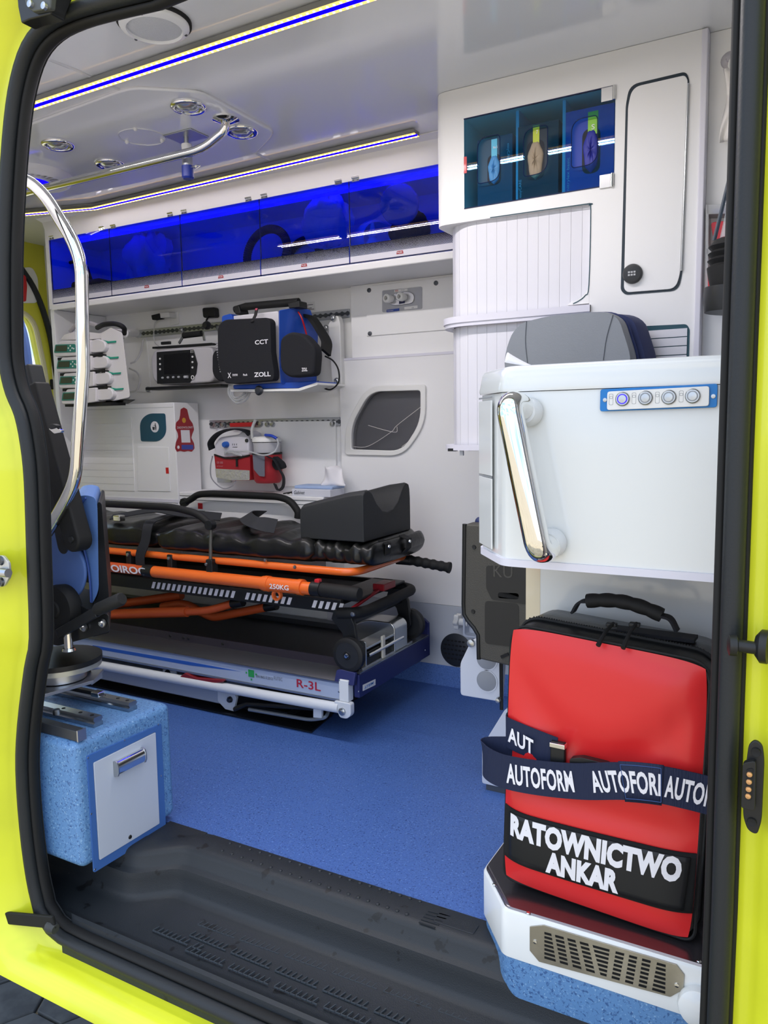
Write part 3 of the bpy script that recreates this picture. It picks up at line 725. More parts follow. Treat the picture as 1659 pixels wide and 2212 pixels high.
lump('plastic_bag', 'puffed clear plastic bag of tubing in the fourth overhead locker bay', 'bag', (705,480), 2.39, (.1,.05,.085), PALE, 2, .3)
lump('small_pouch', 'dark folded pouch in the fifth overhead locker bay', 'pouch', (885,500), 2.51, (.075,.04,.065), mat('dark_cloth','#1b2024',.8), 3, .2)
# black bag with handle in first bay
c = at(175,590,'y',2.42); b = MB(); b.box(c.x-.13, c.x+.13, 2.40, 2.52, zs, zs+.11); bo = stored(b.build('black_case', BLKM, bevel=.02, seg=3), 'black case with handle in the first overhead locker bay', 'case')
MB().tube(fil([V((c.x-.07,2.42,zs+.11)), V((c.x-.075,2.40,zs+.19)), V((c.x+.05,2.40,zs+.19)), V((c.x+.06,2.42,zs+.11))], .04, 6), .007, 8).build('handle', BLKM, bo)
# corrugated hose loops in bays three and four
for k, (pxc, lab, rr_) in enumerate((((560,510),'thick corrugated breathing hose looped across overhead locker bays', .095),((640,510),'second coil of corrugated breathing hose in the fourth locker bay', .075))):
    c = at(*pxc, 'y', 2.42+.08*k); c.z = zs+rr_+.02; b = MB(); pts = []; rs = []
    for i in range(120):
        a = -.5+i/119*5.2; pts.append(c+V((math.cos(a)*rr_*1.1, .03*math.sin(a*.7)+.03, math.sin(a)*rr_))); rs.append(.017 if i % 2 else .0145)
    stored(b.tube(pts, rs, 10).build('breathing_hose', mat('hose_dark', '#24303a', .6), ang=20), lab, 'hose')
c = at(720,540,'y',2.40); b = MB().box(c.x-.14, c.x+.04, 2.45, 2.55, zs, zs+.05); cb_ = stored(b.build('supply_carton', GREY_B, bevel=.003), 'low pale carton with printed side in the fourth locker bay', 'carton')
# canister, mask and spray bottle in fifth bay
c = at(805,455,'y',2.49); cn = MB(); ax = V((.75,-.55,.1)).normalized(); c.z = zs+.1
cn.lathe([(.075,-.12),(.078,-.05),(.078,.03),(.07,.05),(.062,.055),(.058,.05),(.05,.03),(.0,.02)], c, ax, 28)
stored(cn.build('canister', mat('canister_white','#cfe2ea',.35), ang=40), 'pale round canister lying with its dark mouth outwards in the fifth bay', 'canister')
c = at(862,442,'y',2.38); mk_ = MB(); mk_.lathe([(.055,0),(.062,.01),(.06,.02),(.045,.05),(.02,.07),(.012,.09)], c, V((-.2,.9,.2)), 26)
mk_.lathe([(.063,-.004),(.068,.006),(.063,.016)], c, V((-.2,.9,.2)), 26)
mo = stored(mk_.build('face_mask', mat('mask_clear','#9ab9d0',.15,alpha=.5), ang=60), 'round clear breathing mask in the fifth overhead locker bay', 'mask'); 
c = at(805,510,'y',2.35); sb_ = thing('spray_bottle', 'pale spray bottle standing in the fifth overhead locker bay', 'bottle', V((c.x,2.35,zs)), 'supplies behind the blue flap doors')
MB().lathe([(.026,0),(.03,.005),(.03,.05),(.022,.07),(.012,.085),(.012,.09)], V((c.x,2.35,zs)), Z_, 20).build('body', mat('canister_white','#cfe2ea',.35), sb_, ang=50)
MB().lathe([(.014,.088),(.014,.1),(.009,.115),(.006,.135),(0,.136)], V((c.x,2.35,zs)), Z_, 16).build('nozzle', PWHT, sb_)
MB().lathe([(.0303,.015),(.0303,.04)], V((c.x,2.35,zs)), Z_, 20).build('label_band', mat('label_cream','#d8dfc8',.5), sb_)
# ================================================================== TALL CABINET
TY = 2.0
tcb = thing('tall_cabinet', 'tall rounded white cabinet with blue window, tambour shutters and narrow locker door', 'cabinet', (-.6, 2.2, .89))
xL, xRt = -.945, at(1508,400,'y',TY).x
def T(px_, py_, y=TY): return at(px_, py_, 'y', y)
gTL, gTR, gBR, gBL = T(1002,255), T(1330,187), T(1325,398), T(1002,452)
gx0, gx1 = gTL.x, gTR.x; gz1 = (gTL.z+gTR.z)/2; gz0 = (gBL.z+gBR.z)/2
zh = T(1059,471).z                       # underside of the header
zmr = T(1040,690).z                      # middle rail
tx1 = T(1274,540).x                      # right end of the shutter opening
b = MB()
def roundplan(x0, x1, z0, z1, r=.1, ins=0):
    P = fil([V((x0+ins, YF, 0)), V((x0+ins, TY+ins, 0)), V((x1, TY+ins, 0)), V((x1, YF, 0))], [0, r, 0, 0], 10, True)
    return [V((p.x, p.y, z0)) for p in P], [V((p.x, p.y, z1)) for p in P]
b.loft(roundplan(xL, gx0, zh, ZC-.001))                                    # rounded corner column
b.box(gx0, gx1, TY, YF, gz1, ZC-.001); b.box(gx0, gx1, TY, YF, zh, gz0)    # bars over and under the window
b.box(gx0, gx1, TY+.22, YF, gz0, gz1)
b.box(gx1, xRt, TY, YF, zh, ZC-.001)
b.box(tx1, xRt, TY, YF, .89, zh)
b.build('carcass', WHT, tcb, ang=25)
MB().box(xRt, xRt+.014, TY-.006, TY+.03, .89, ZC-.002).build('corner_bead', LAV, tcb, bevel=.003)
# gap corner of the shutter opening (lower right rounded shoulder)
zsb = T(1236,655).z
b = MB(); P = [V((tx1, TY-.0005, zsb-.004)), V((tx1, TY-.0005, zsb+.06))]+[V((tx1-.045+.045*math.cos(a), TY-.0005, zsb+.05-.045*math.sin(a))) for a in [i*math.pi/16 for i in range(9)]]+[V((tx1-.055, TY-.0005, zsb-.004))]
b.prism(P, (0, .008, 0)); b.build('shoulder', WHT, tcb)
# tambour shutters: every slat its own piece
path = fil([V((xL+.018, 2.42, 0)), V((xL+.018, TY+.014, 0)), V((tx1+.005, TY+.014, 0))], [0, .1, 0], 14)
acc = [0]
for i in range(1, len(path)): acc.append(acc[-1]+(path[i]-path[i-1]).length)
def pp_(s):
    for i in range(1, len(path)):
        if acc[i] >= s or i == len(path)-1:
            t = (s-acc[i-1])/(acc[i]-acc[i-1]); return path[i-1].lerp(path[i], t)
pitch = .0285; ns = int(acc[-1]/pitch)
SLAT = mat('tambour', '#dcdce4', .42)
for z0, z1, nm in ((zmr+.013, zh, 'upper'), (.905, zmr-.013, 'lower')):
    sh = MB().loft([[V((p.x, p.y+.006, z)) for p in path]+[V((p.x, p.y+.009, z)) for p in path[::-1]] for z in (z0, z1)]).build('tambour_shutter', LGREY, tcb)
    for k in range(ns):
        s0_, s1_ = acc[-1]-(k+1)*pitch+.0003, acc[-1]-k*pitch-.0003
        m_ = [pp_(s0_+(s1_-s0_)*q) for q in (0, .5, 1)]
        lo = []
        for z in (z0, z1):
            l = [V((p.x, p.y, z)) for p in m_]+[V((p.x, p.y+.005, z)) for p in m_[::-1]]
            lo.append(l)
        MB().loft(lo).build('slat', SLAT, sh, ang=60)
def railmesh(z0, z1, ins, name, m):
    P = fil([V((xL+ins, 2.45, 0)), V((xL+ins, TY+ins-.004, 0)), V((tx1+.004, TY+ins-.004, 0))], [0, .11, 0], 14)
    Q = [V((p.x+.02 if i < 8 else p.x, p.y+.012, 0)) for i, p in enumerate(P)]
    l = P+Q[::-1]
    MB().loft([[V((p.x, p.y, z)) for p in l] for z in (z0, z1)]).build(name, m, tcb, ang=50)
railmesh(zmr-.014, zmr+.012, -.002, 'middle_rail', LAV); railmesh(zmr-.004, zmr+.013, -.005, 'rail_lip', LAV)
railmesh(.892, .907, -.002, 'bottom_rail', LAV)
b = MB(); b.prism([V((xL+.02, 2.1, .89)), V((xL+.1, TY+.005, .89)), V((xRt, TY+.005, .89)), V((xRt, YF, .89)), V((xL+.02, YF, .89))], (0, 0, .006)); b.build('underside', WHT2, tcb)
c = T(974,972); MB().box(c.x-.012, c.x+.012, c.y+.005, c.y+.02, c.z-.004, c.z+.004).build('latch', BLK, tcb)
c = T(995,975); MB().box(c.x-.005, c.x+.005, c.y+.005, c.y+.012, c.z-.012, c.z+.008).build('latch_tongue', LGREY, tcb)
# window with hinges
def holed_sheet(outer, holes, y, t, name, m, parent):
    """flat sheet in a y plane with cut-out openings"""
    cu = bpy.data.curves.new(name, 'CURVE'); cu.dimensions = '2D'; cu.fill_mode = 'BOTH'; cu.extrude = t/2
    for L_ in [outer]+holes:
        sp_c = cu.splines.new('POLY'); sp_c.points.add(len(L_)-1); sp_c.use_cyclic_u = True
        for q_, p in zip(sp_c.points, L_): q_.co = (p.x, p.z, 0, 1)
    to = bpy.data.objects.new(name, cu); COL.objects.link(to); dg = bpy.context.evaluated_depsgraph_get(); dg.update()
    me = bpy.data.meshes.new_from_object(to.evaluated_get(dg)); bpy.data.objects.remove(to)
    b_ = MB(); b_.add([V((v.co.x, y+v.co.z, v.co.y)) for v in me.vertices], [list(f.vertices) for f in me.polygons]); bpy.data.meshes.remove(me)
    return b_
def gq(x, y): return T(1000+x/4.879, 180+y/4.879)
hq = [[(155,580),(390,538),(392,1020),(155,1062)], [(642,480),(893,435),(893,935),(642,988)], [(1147,390),(1420,335),(1420,845),(1145,897)]]
holes = [fil([gq(*p) for p in q], [.038,.01,.038,.01], 7, True) for q in hq]
sheet = holed_sheet([V((gx0+.001,0,gz0+.001)), V((gx1-.001,0,gz0+.001)), V((gx1-.001,0,gz1-.001)), V((gx0+.001,0,gz1-.001))], holes, TY+.001, .004, 'window_door', None, None)
gd = sheet.build('window_door', tinted('teal_acrylic', '#7cc6e2', .015, .5), tcb, smooth=False)
for h_ in holes: MB().tube([p+V((0,-.001,0)) for p in h_], .0011, 5, closed=True).build('cutout_edge', mat('acrylic_edge', '#101e48', .2), gd)
for q in ((gx0, gx1, gz0-.001, gz0+.0012), (gx0, gx1, gz1-.0012, gz1+.001)):
    MB().box(q[0], q[1], TY-.0015, TY+.003, q[2], q[3]).build('dark_edge', mat('acrylic_edge', '#101e48', .2), gd)
for p in ((1313,204),(1309,392)):
    c = T(*p); MB().box(c.x-.015, c.x+.012, TY-.004, TY-.001, c.z-.016, c.z+.016).build('hinge_plate', mat('hinge_white_metal','#d9d9da',.25,metal=.5), gd, bevel=.001)
    MB().tube([V((c.x+.016, TY-.004, c.z-.016)), V((c.x+.016, TY-.004, c.z+.016))], .004, 10).build('hinge_pin', CHR, gd)
c = T(1006,357); MB().box(c.x-.004, c.x+.004, TY-.003, TY-.0012, c.z-.021, c.z+.021).build('red_tab', RED, gd)
for p in (1112, 1213):
    x = T(p,330).x; MB().box(x-.004, x+.004, TY+.02, TY+.2, gz0, gz1).build('divider', mat('divider_blue','#6fb4d6',.3), tcb)
# three glove boxes standing behind the window
CART = mat('carton_dark', '#2b4c66', .55); CART2 = mat('carton_black', '#1a2b3a', .55); CART3 = mat('carton_blue', '#2340a8', .5)
def glovebox(p0, p1, m, gpx, gw, gh, lab, gm, labels, lpos, lw, lh):
    yb = TY+.012
    a, c = T(*p0, yb), T(*p1, yb); x0, x1 = min(a.x, c.x), max(a.x, c.x)
    t = thing('glove_box', lab, 'glove box', V(((x0+x1)/2, TY+.1, gz0)), 'glove boxes behind the blue cabinet window')
    MB().box(x0, x1, yb, yb+.15, gz0+.001, a.z).build('carton', m, t, bevel=.001)
    hc = T(*gpx, yb)
    MB().plate(rr(gw*2.3, gh*2.15, gw*1.05, 6), hc, X_, Z_, .0005).build('dispensing_slot', mat('slot_dark_blue','#0c1626',.6), t)
    def fn(u, v):
        an = u*2*math.pi; e = v*math.pi/2
        return hc+V((gw*math.cos(an)*math.cos(e)*(1+.08*math.sin(5*an)), -.0006-.007*math.sin(e)*(1+.3*math.sin(9*an)), gh*math.sin(an)*math.cos(e)*(1+.05*math.sin(7*an))))
    MB().grid(fn, 24, 6).build('glove', gm, t, ang=80)
    lc = T(*lpos, yb-.001); MB().box(lc.x-lw, lc.x+lw, yb-.0009, yb, lc.z-lh, lc.z+lh).build('size_label', labels, t)
    return t, x0, x1
G1 = mat('glove_blue','#4f8fc8',.5); G2 = mat('cardboard','#9d8f7c',.7); G3 = mat('glove_violet','#32389a',.5)
t1, a0, a1 = glovebox((1031,303),(1107,430), CART, (1067.6,366.5), .0165, .036, 'dark navy glove box with pale blue glove showing', G1, mat('label_sky','#54b4d8',.4), (1067.6,320), .008, .023)
t2, b0, b1 = glovebox((1119,275),(1206,420), CART2, (1156.8,346), .0205, .046, 'charcoal glove box with cardboard showing through its opening', G2, mat('label_lime','#b4c22e',.4), (1158,292), .0085, .024)
t3, c0, c1 = glovebox((1222,243),(1325,405), CART3, (1277,326), .0195, .05, 'royal blue glove box with bright green size label', G3, mat('label_green','#86c43a',.4), (1281,265), .0125, .027)
LB = mat('box_print','#8fc4dc',.5); yl = TY+.0115
text('easyCARE','brand_lettering', LB, t1, V((a1-.016, yl, T(1095,303).z-.004)), -Z_, X_, .045, .009)
text('easyCARE','brand_lettering', LB, t2, V((b0+.012, yl, gz0+.008)), Z_, -X_, .045, .009)
text('nitrylex basic','brand_lettering', LB, t3, V((c0+.013, yl, gz0+.006)), Z_, -X_, .08, .009)
text('S','size_lettering', LET_W, t3, V((T(1279,270).x-.004, TY+.0105, T(1281,276).z)), X_, Z_, .008, .012)
text('7','size_lettering', LET_W, t2, V((T(1158,286).x-.003, TY+.0105, T(1158,286).z)), X_, Z_, .005, .009)
text('No 5','size_lettering', LET_W, t1, V((T(1067,318).x-.006, TY+.0105, T(1067,318).z)), X_, Z_, .012, .006)
# dark edging of the shutter opening
ed = [T(*p, TY-.001) for p in ((1059,470),(1262,441.5))]+[T(*p, TY-.001) for p in ((1272,444),(1276,454),(1272,615),(1264,638),(1250,650),(1238,656))]
MB().tube(smooth_path(ed, 4), .0013, 5).build('shutter_edging', mat('gap_teal','#1d4a58',.5), tcb)
# narrow locker door with black rim gap, piano hinge and combination lock
lo = fil(ats([(1352,228),(1360,184),(1482,155),(1489,172),(1474,590),(1466,628),(1352,637),(1341,628)], 'y', TY), [.01,.045,.012,.006,.012,.05,.006,.01], 6, True)
MB().prism(lo, NY*.0015).build('door_gap', mat('gap_dark','#1c2c38',.5), tcb)
li = fil(ats([(1357,231),(1366,189),(1480,163),(1486,174),(1470,590),(1460,624),(1356,632),(1348,624)], 'y', TY-.0015), [.01,.045,.012,.004,.012,.05,.006,.008], 6, True)
ld = MB().prism(li, NY*.003).build('locker_door', WHT, tcb, bevel=.0015)
a, c = T(1487,180,TY-.0045), T(1472,585,TY-.0045); MB().tube([a, c], .0022, 8).build('piano_hinge', STL, ld)
c = T(1367,592,TY-.0045)
lk = MB().lathe([(.0235, 0), (.0235, .006), (.021, .011), (.016, .012), (0, .012)], c, NY, 28).build('combination_lock', mat('lock_dark','#26282b',.4), ld, ang=45)
for k in (-1, 0, 1):
    for zz in (.0025, -.004): MB().box(c.x+k*.0065-.0024, c.x+k*.0065+.0024, c.y-.0135, c.y-.012, c.z+zz-.0018, c.z+zz+.0024).build('number_wheel', LGREY, lk)
# lower small roller panel
q = fil(ats([(1340,707),(1484,700),(1490,712),(1488,790),(1340,795)], 'y', TY), [0,.008,.004,0,0], 3, True)
sp2 = MB().prism(q, NY*.001).build('roller_opening', mat('gap_teal','#1d4a58',.5), tcb)
for k in range(4):
    za = T(1440,712+k*19).z; zb_ = T(1440,729+k*19).z
    MB().box(T(1345,740).x, T(1484,740).x, TY-.003, TY-.001, zb_, za).build('slat', SLAT, sp2)
# panel right of the tall cabinet, towards the bulkhead
rp_ = thing('bulkhead_panel', 'white wall panel right of the tall cabinet with hook and holders', 'panel', (.1, 2.1, 0))
MB().box(xRt+.014, .9, TY+.03, TY+.06, 0, ZC-.001).build('board', WHT2, rp_)
# ================================================================== FAR WALL FURNITURE
def c5(x, y, yp): return at(300+x/3.456, 600+y/3.456, 'y', yp)
def c4(x, y, yp): return at(x/3.687, 560+y/3.687, 'y', yp)
def c6(x, y, yp): return at(700+x/3.456, 560+y/3.456, 'y', yp)
def poly(fn, pts, yp, r=0, n=4): return fil([fn(a, c, yp) for a, c in pts], r, n, True)
def slab(fn, pts, yp, depth, r=0, n=4):
    """outline measured on plane yp, pushed back by depth"""
    return MB().prism(poly(fn, pts, yp, r, n), (0, depth, 0))
PX = lambda a, c, yp: at(a, c, 'y', yp)
# end panel between the equipment wall and the rear doors
tag(MB().box(-2.925, -2.901, 2.302, YF-.001, .8, 1.484).box(-2.925, -2.901, 2.415, YF-.001, 0, .8).build('end_panel', WHT, bevel=.003), 'white upright end panel beside the rear doors', 'panel')
# ---- white partition cabinet with plastic pocket window
nc = thing('pocket_cabinet', 'white cabinet front with rounded see-through pocket beside the headrest', 'cabinet', (-1.2, NC+.01, 0))
x0 = PX(733,782,NC).x; zt = PX(733,780,NC).z; z2 = PX(900,1300,NC).z
outer = [(165,1460),(165,1240),(330,945),(765,935),(765,1230),(600,1470)]
Of = poly(c6, outer, NC, [.012,.06,.06,.012,.06,.06], 6)
If = poly(c6, [(213,1418),(213,1235),(350,990),(726,980),(726,1215),(590,1430)], NC, [.012,.05,.05,.012,.05,.05], 6)
hole = poly(c6, [(205,1425),(205,1240),(345,985),(732,975),(732,1220),(593,1437)], NC, [.012,.05,.05,.012,.05,.05], 6)
cw_ = sum(hole, V())/len(hole)
def rectl(lp_, x_0, x_1, z_0, z_1, y):
    out = []
    for p in lp_:
        ca_, sa_ = p.x-cw_.x, p.z-cw_.z; l = math.hypot(ca_, sa_); ca_ /= l; sa_ /= l
        k = min((x_1-cw_.x if ca_ > 0 else cw_.x-x_0)/max(abs(ca_), 1e-6), (z_1-cw_.z if sa_ > 0 else cw_.z-z_0)/max(abs(sa_), 1e-6))
        out.append(V((cw_.x+ca_*k, y, cw_.z+sa_*k)))
    for q_ in (V((x_0, y, z_0)), V((x_1, y, z_0)), V((x_0, y, z_1)), V((x_1, y, z_1))):
        out[min(range(len(out)), key=lambda i: (out[i]-q_).length)] = q_
    return out
b = MB(); b.ring3(rectl(hole, x0, -1.0, .72, zt, NC), hole, (0, .02, 0)); b.box(x0, -1.0, NC, NC+.02, z2, .72); b.box(-1.0, -.948, NC, NC+.02, z2, zt); b.box(-.948, -.75, NC, NC+.02, z2, .885)
b.build('upper_front', WHT, nc, ang=20)
MB().box(x0, -.75, NC-.0005, NC+.02, 0, z2-.001).build('lower_front', mat('grey_laminate', '#c3c8d0', .4), nc)
MB().box(x0-.001, -.95, NC-.002, NC+.02, zt, zt+.009).build('top_edge', LAV, nc)
fo_ = MB().ring3(Of, If, (0, -.01, 0)).build('pocket_frame', PWHT, nc, bevel=.004, seg=3)
b = MB(); b.prism([p+V((0, .03, 0)) for p in hole], (0, .006, 0)); b.build('pocket_back', mat('pocket_inner', '#8f9091', .5), nc)
FILM = tinted('pocket_film', '#c8c8cc', .12, .5)
def film(u, v):
    a = cw_+V(((u-.5)*.155*2*.98, 0, (v-.5)*.128*2)); 
    a.y = NC+.012+.004*math.sin(7*u+3*v)+.003*math.sin(11*v-4*u)
    return a
fp = [p+V((0, .012, 0)) for p in hole]
MB().prism([p.lerp(cw_+V((0,.012,0)), .0) for p in fp], (0, .0005, 0)).build('pocket_film', FILM, nc)
b = MB()
for a_ in ([(215,1400),(330,1395),(500,1290),(545,1240),(725,1100)], [(330,1240),(470,1280),(540,1290),(545,1250)], [(580,1400),(690,1310),(726,1200)]):
    b.tube(smooth_path([c6(x, y, NC+.0115) for x, y in a_], 5), .0011, 5)
b.build('film_crease', mat('film_edge', '#d9d5d2', .2), nc)
# round black floor-level grille
c = PX(986,1404,NC); rv = (PX(953,1404,NC)-c).length
vg = thing('round_vent', 'round black slotted air vent low on the grey panel', 'vent', c-V((0,.01,rv)))
MB().lathe([(rv, 0), (rv, .003), (rv*.93, .005), (0, .005)], V((c.x, NC-.0006, c.z)), NY, 40).build('disc', mat('vent_black', '#2a2e36', .4), vg)
for r_i in range(5):
    z = c.z+(.55-r_i*.27)*rv; wmax = math.sqrt(max(.05, .85-((z-c.z)/rv)**2))*rv
    for k in range(-3, 4):
        x = c.x+k*rv*.24+(rv*.06 if r_i % 2 else 0)
        if abs(x-c.x) < wmax-.012: MB().plate(rr(rv*.17, rv*.1, rv*.045), V((x, NC-.0056, z)), X_, Z_, .0004).build('slot', BLKM, vg)
# valve board above it
vb = thing('gas_valve_panel', 'white board with grey oxygen outlet plate above the pocket cabinet', 'panel', (-1.2, 2.56, 1.2))
vy = 2.555
MB().box(PX(757,600,vy).x, -.95, vy, YF-.001, zt+.01, 1.484).build('backing_board', WHT2, vb)
MB().box(c6(325,560,vy).x, -.96, vy-.006, vy, c6(325,575,vy).z, c6(325,205,vy).z).build('cover_plate', WHT2, vb, bevel=.001)
for p in ((337,232),(836,178),(343,555)):
    MB().lathe([(.0085, 0), (.008, .003), (.004, .004), (0, .003)], c6(*p, vy-.006), NY, 14).build('screw', DSTL, vb)
vp = slab(c6, [(437,235),(733,205),(733,370),(437,397)], vy-.006, -.003, .006).build('outlet_plate', mat('outlet_grey', '#a6a8ae', .4, metal=.3), vb)
slab(c6, [(475,320),(520,255),(640,240),(680,265),(670,330),(520,350)], vy-.009, -.006, .02, 4).build('outlet_body', mat('outlet_steel','#c9cacd',.25,metal=.7), vp, bevel=.002)
for p in ((505,297),(603,285)):
    c_ = c6(*p, vy-.015); MB().lathe([(.012, 0), (.012, .012), (.0155, .013), (.0155, .03), (.012, .034), (.008, .033), (.007, .02)], c_, V((-.25,-1,0)), 22).build('valve_knob', PWHT, vp, ang=40)
    MB().lathe([(.0075, .02), (0, .021)], c_, V((-.25,-1,0)), 16).build('valve_port', DSTL, vp)
slab(c6, [(525,230),(623,218),(623,236),(525,247)], vy-.0092, -.0006).build('brand_label', PWHT, vp); text('eco', 'label_lettering', mat('print_red','#b02a32',.5), vp, c6(532,243,vy-.0099), X_, Z_, .012, .006, bold=.015); text('medical gas', 'label_lettering', mat('print_dark','#30343c',.5), vp, c6(572,236,vy-.0099), X_, Z_, .016, .004)
slab(c6, [(467,378),(562,366),(562,386),(467,396)], vy-.0092, -.0006).build('name_label', mat('label_blue','#26479c',.4), vp); text('Ambulance Panel II', 'label_lettering', LET_W, vp, c6(472,390,vy-.0099), X_, Z_, .025, .004)
slab(c6, [(600,356),(698,345),(698,365),(600,376)], vy-.0092, -.0006).build('ce_label', PWHT, vp); text('CE', 'label_lettering', MATS['print_dark'], vp, c6(655,368,vy-.0099), X_, Z_, .008, .0045)
slab(c6, [(560,315),(603,308),(603,328),(560,334)], vy-.0155, -.0006).build('o2_label', NAVY, vp)

# ---- rear lower cabinet with roller shutter, litter flap and small door
LC = 2.41
lc = thing('waste_cabinet', 'white cabinet with roller shutter and litter flap left of the suction unit', 'cabinet', (-2.6, 2.45, 0))
xr2 = PX(377,900,LC).x; ztc = PX(375,869,LC).z
MB().box(-2.899, xr2, LC, YF-.03, 0, ztc).build('carcass', WHT, lc, bevel=.004)
MB().box(-2.895, xr2-.004, LC-.001, LC, c4(1100,1185,LC).z-.0015, c4(1100,1185,LC).z).build('seam', LGREY, lc)
fl_ = poly(c4, [(1125,1450),(1115,1290),(1180,1228),(1318,1228),(1328,1390),(1270,1452)], LC, [.01,.03,.03,.01,.03,.03], 5)
q = MB().prism(fl_, NY*.003).build('litter_flap', mat('flap_teal', '#1d5068', .3), lc, bevel=.001)
c = c4(1233,1335,LC-.003); MB().ring(circ(.0235,28), circ(.0205,28), c, X_, Z_, .0006).build('symbol_ring', LET_W, q)
b = MB(); b.plate(circ(.02,28), c, X_, Z_, .0004); b.build('symbol_disc', LET_W, q)
DP = mat('print_dark','#20242c',.5)
b = MB(); b.plate([(-.012,-.013),(-.002,-.013),(0,.0),(-.014,0)], c, X_, Z_, .0009); b.plate(circ(.0028,12,.004,.012), c, X_, Z_, .0009); b.plate([(.001,.008),(.007,.009),(.009,-.002),(.008,-.014),(.006,-.014),(.0055,-.004),(.0035,-.014),(.0015,-.014),(.003,-.002)], c, X_, Z_, .0009); b.plate([(-.006,.004),(.002,.006),(.003,.008),(-.006,.006)], c, X_, Z_, .0009)
b.build('litter_pictogram', DP, q)
sd_ = slab(c4, [(1098,1495),(1345,1497),(1360,1850),(1100,1845)], LC, -.003).build('small_door', WHT, lc, bevel=.001)
MB().prism(ats([(358,1010),(364,1010),(365,1023),(359,1023)], 'y', LC-.003), NY*.001).build('red_tab', RED, sd_)
so_ = MB().prism(ats([(163,899),(287,900),(292,1062),(160,1060)], 'y', LC), NY*.0008).build('roller_shutter', WHT2, lc)
for k in range(11):
    za, zb_ = PX(230,901+k*14.4,LC).z, PX(230,914.6+k*14.4,LC).z
    MB().box(PX(163,980,LC).x, PX(288,980,LC).x, LC-.003, LC-.0008, zb_, za).build('slat', WHT, so_)
# oval sticker (plain outline, text, blue foot)
stx = thing('sticker', 'red skittle-shaped sticker with white panel on the white cabinet side', 'sticker', PX(398,977,LC+.05))
sy_ = LC+.06; 
xs_ = xr2+.0008
def sk(px_, py_): return at(px_, py_, 'x', xs_)
outl = [sk(*p) for p in ((390,884),(397,880),(404,884),(407,897),(409,905),(416,915),(419,928),(415,938),(413,946),(419,958),(420,969),(414,976),(406,974),(398,976),(389,974),(382,976),(378,968),(380,955),(385,944),(384,936),(379,925),(380,913),(387,906),(389,897))]
MB().prism(fil(outl, .004, 2, True), (.0008,0,0)).build('sticker_body', mat('sticker_red','#9e2a33',.4), stx)
def skq(pts, name, m): return MB().prism([V((xs_+.0008, p.y, p.z)) for p in [sk(*q_) for q_ in pts]], (.0004,0,0)).build(name, m, stx)
cc = sk(397,908); MB().plate(circ(.011,18), V((xs_+.0008,cc.y,cc.z)), V((0,1,0)), Z_, .0004).build('yellow_disc', mat('sticker_yellow','#d8a03a',.5), stx)
skq(((390,929),(409,929),(411,956),(392,956)), 'white_square', LET_W)
skq(((392,961),(417,961),(417,971),(392,971)), 'blue_foot', mat('sticker_blue','#3f4fa8',.5))
cc = sk(385,966); MB().plate(circ(.007,16), V((xs_+.0008,cc.y,cc.z)), V((0,1,0)), Z_, .0004).build('round_logo', LET_W, stx)
text('ZADOWOLONY?', 'sticker_lettering', LET_W, stx, V((xs_+.0009, sk(382,926).y, sk(382,926).z)), V((0,1,0)), Z_, abs(sk(416,926).y-sk(382,926).y), .009)

# ---- counter over the low front with drawers
zk = .70
ct = thing('counter', 'white counter shelf behind the stretcher', 'counter', (-1.95, 2.45, 0))
MB().box(xr2+.001, x0-.001, 2.415, YF-.001, .685, zk).build('counter_top', WHT, ct, bevel=.003)
MB().box(xr2+.001, x0-.001, 2.42, YF-.002, 0, .684).build('counter_front', WHT2, ct)
c = PX(433,1093,2.42); MB().box(c.x-.012, c.x+.012, 2.418, 2.42, c.z-.012, c.z+.012).build('red_tab', RED, ct)
MB().box(xr2+.001, x0-.001, 2.4185, 2.42, PX(500,1083,2.42).z-.001, PX(500,1083,2.42).z+.001).build('drawer_seam', GREYP, ct)
MB().box(-2.899, xr2, LC-.003, LC-.0005, .655, .668).build('plinth_seam', LAV, lc)

# ---- rails on the wall
def rail(name, label, p0, p1, hh):
    a, c = at(*p0, 'y', YF), at(*p1, 'y', YF); z = (a.z+c.z)/2
    t = thing(name, label, 'rail', V(((a.x+c.x)/2, YF, z-.02)))
    MB().box(a.x, c.x, YF-.008, YF-.0005, z-hh/2, z+hh/2).build('rail_profile', ALU, t, bevel=.002)
    MB().box(a.x, c.x, YF-.009, YF-.0078, z-hh*.12, z+hh*.12).build('rail_slot', DSTL, t)
    k = a.x+.012; b_ = MB()
    while k < c.x:
        b_.lathe([(hh*.26, 0), (hh*.26, .0015), (0, .0015)], V((k, YF-.0078, z)), NY, 10); k += .025
    o = b_.build('slot_holes', DSTL, t)
    return z
zr1 = rail('wall_rail', 'upper aluminium slotted rail behind the monitors', (300,716), (757,684), .034)
zr2 = rail('wall_rail', 'lower aluminium slotted rail behind the suction unit', (455,915), (736,912), .034)
def stud(p, yp, r=.012):
    c = p if isinstance(p, V) else p
    return c
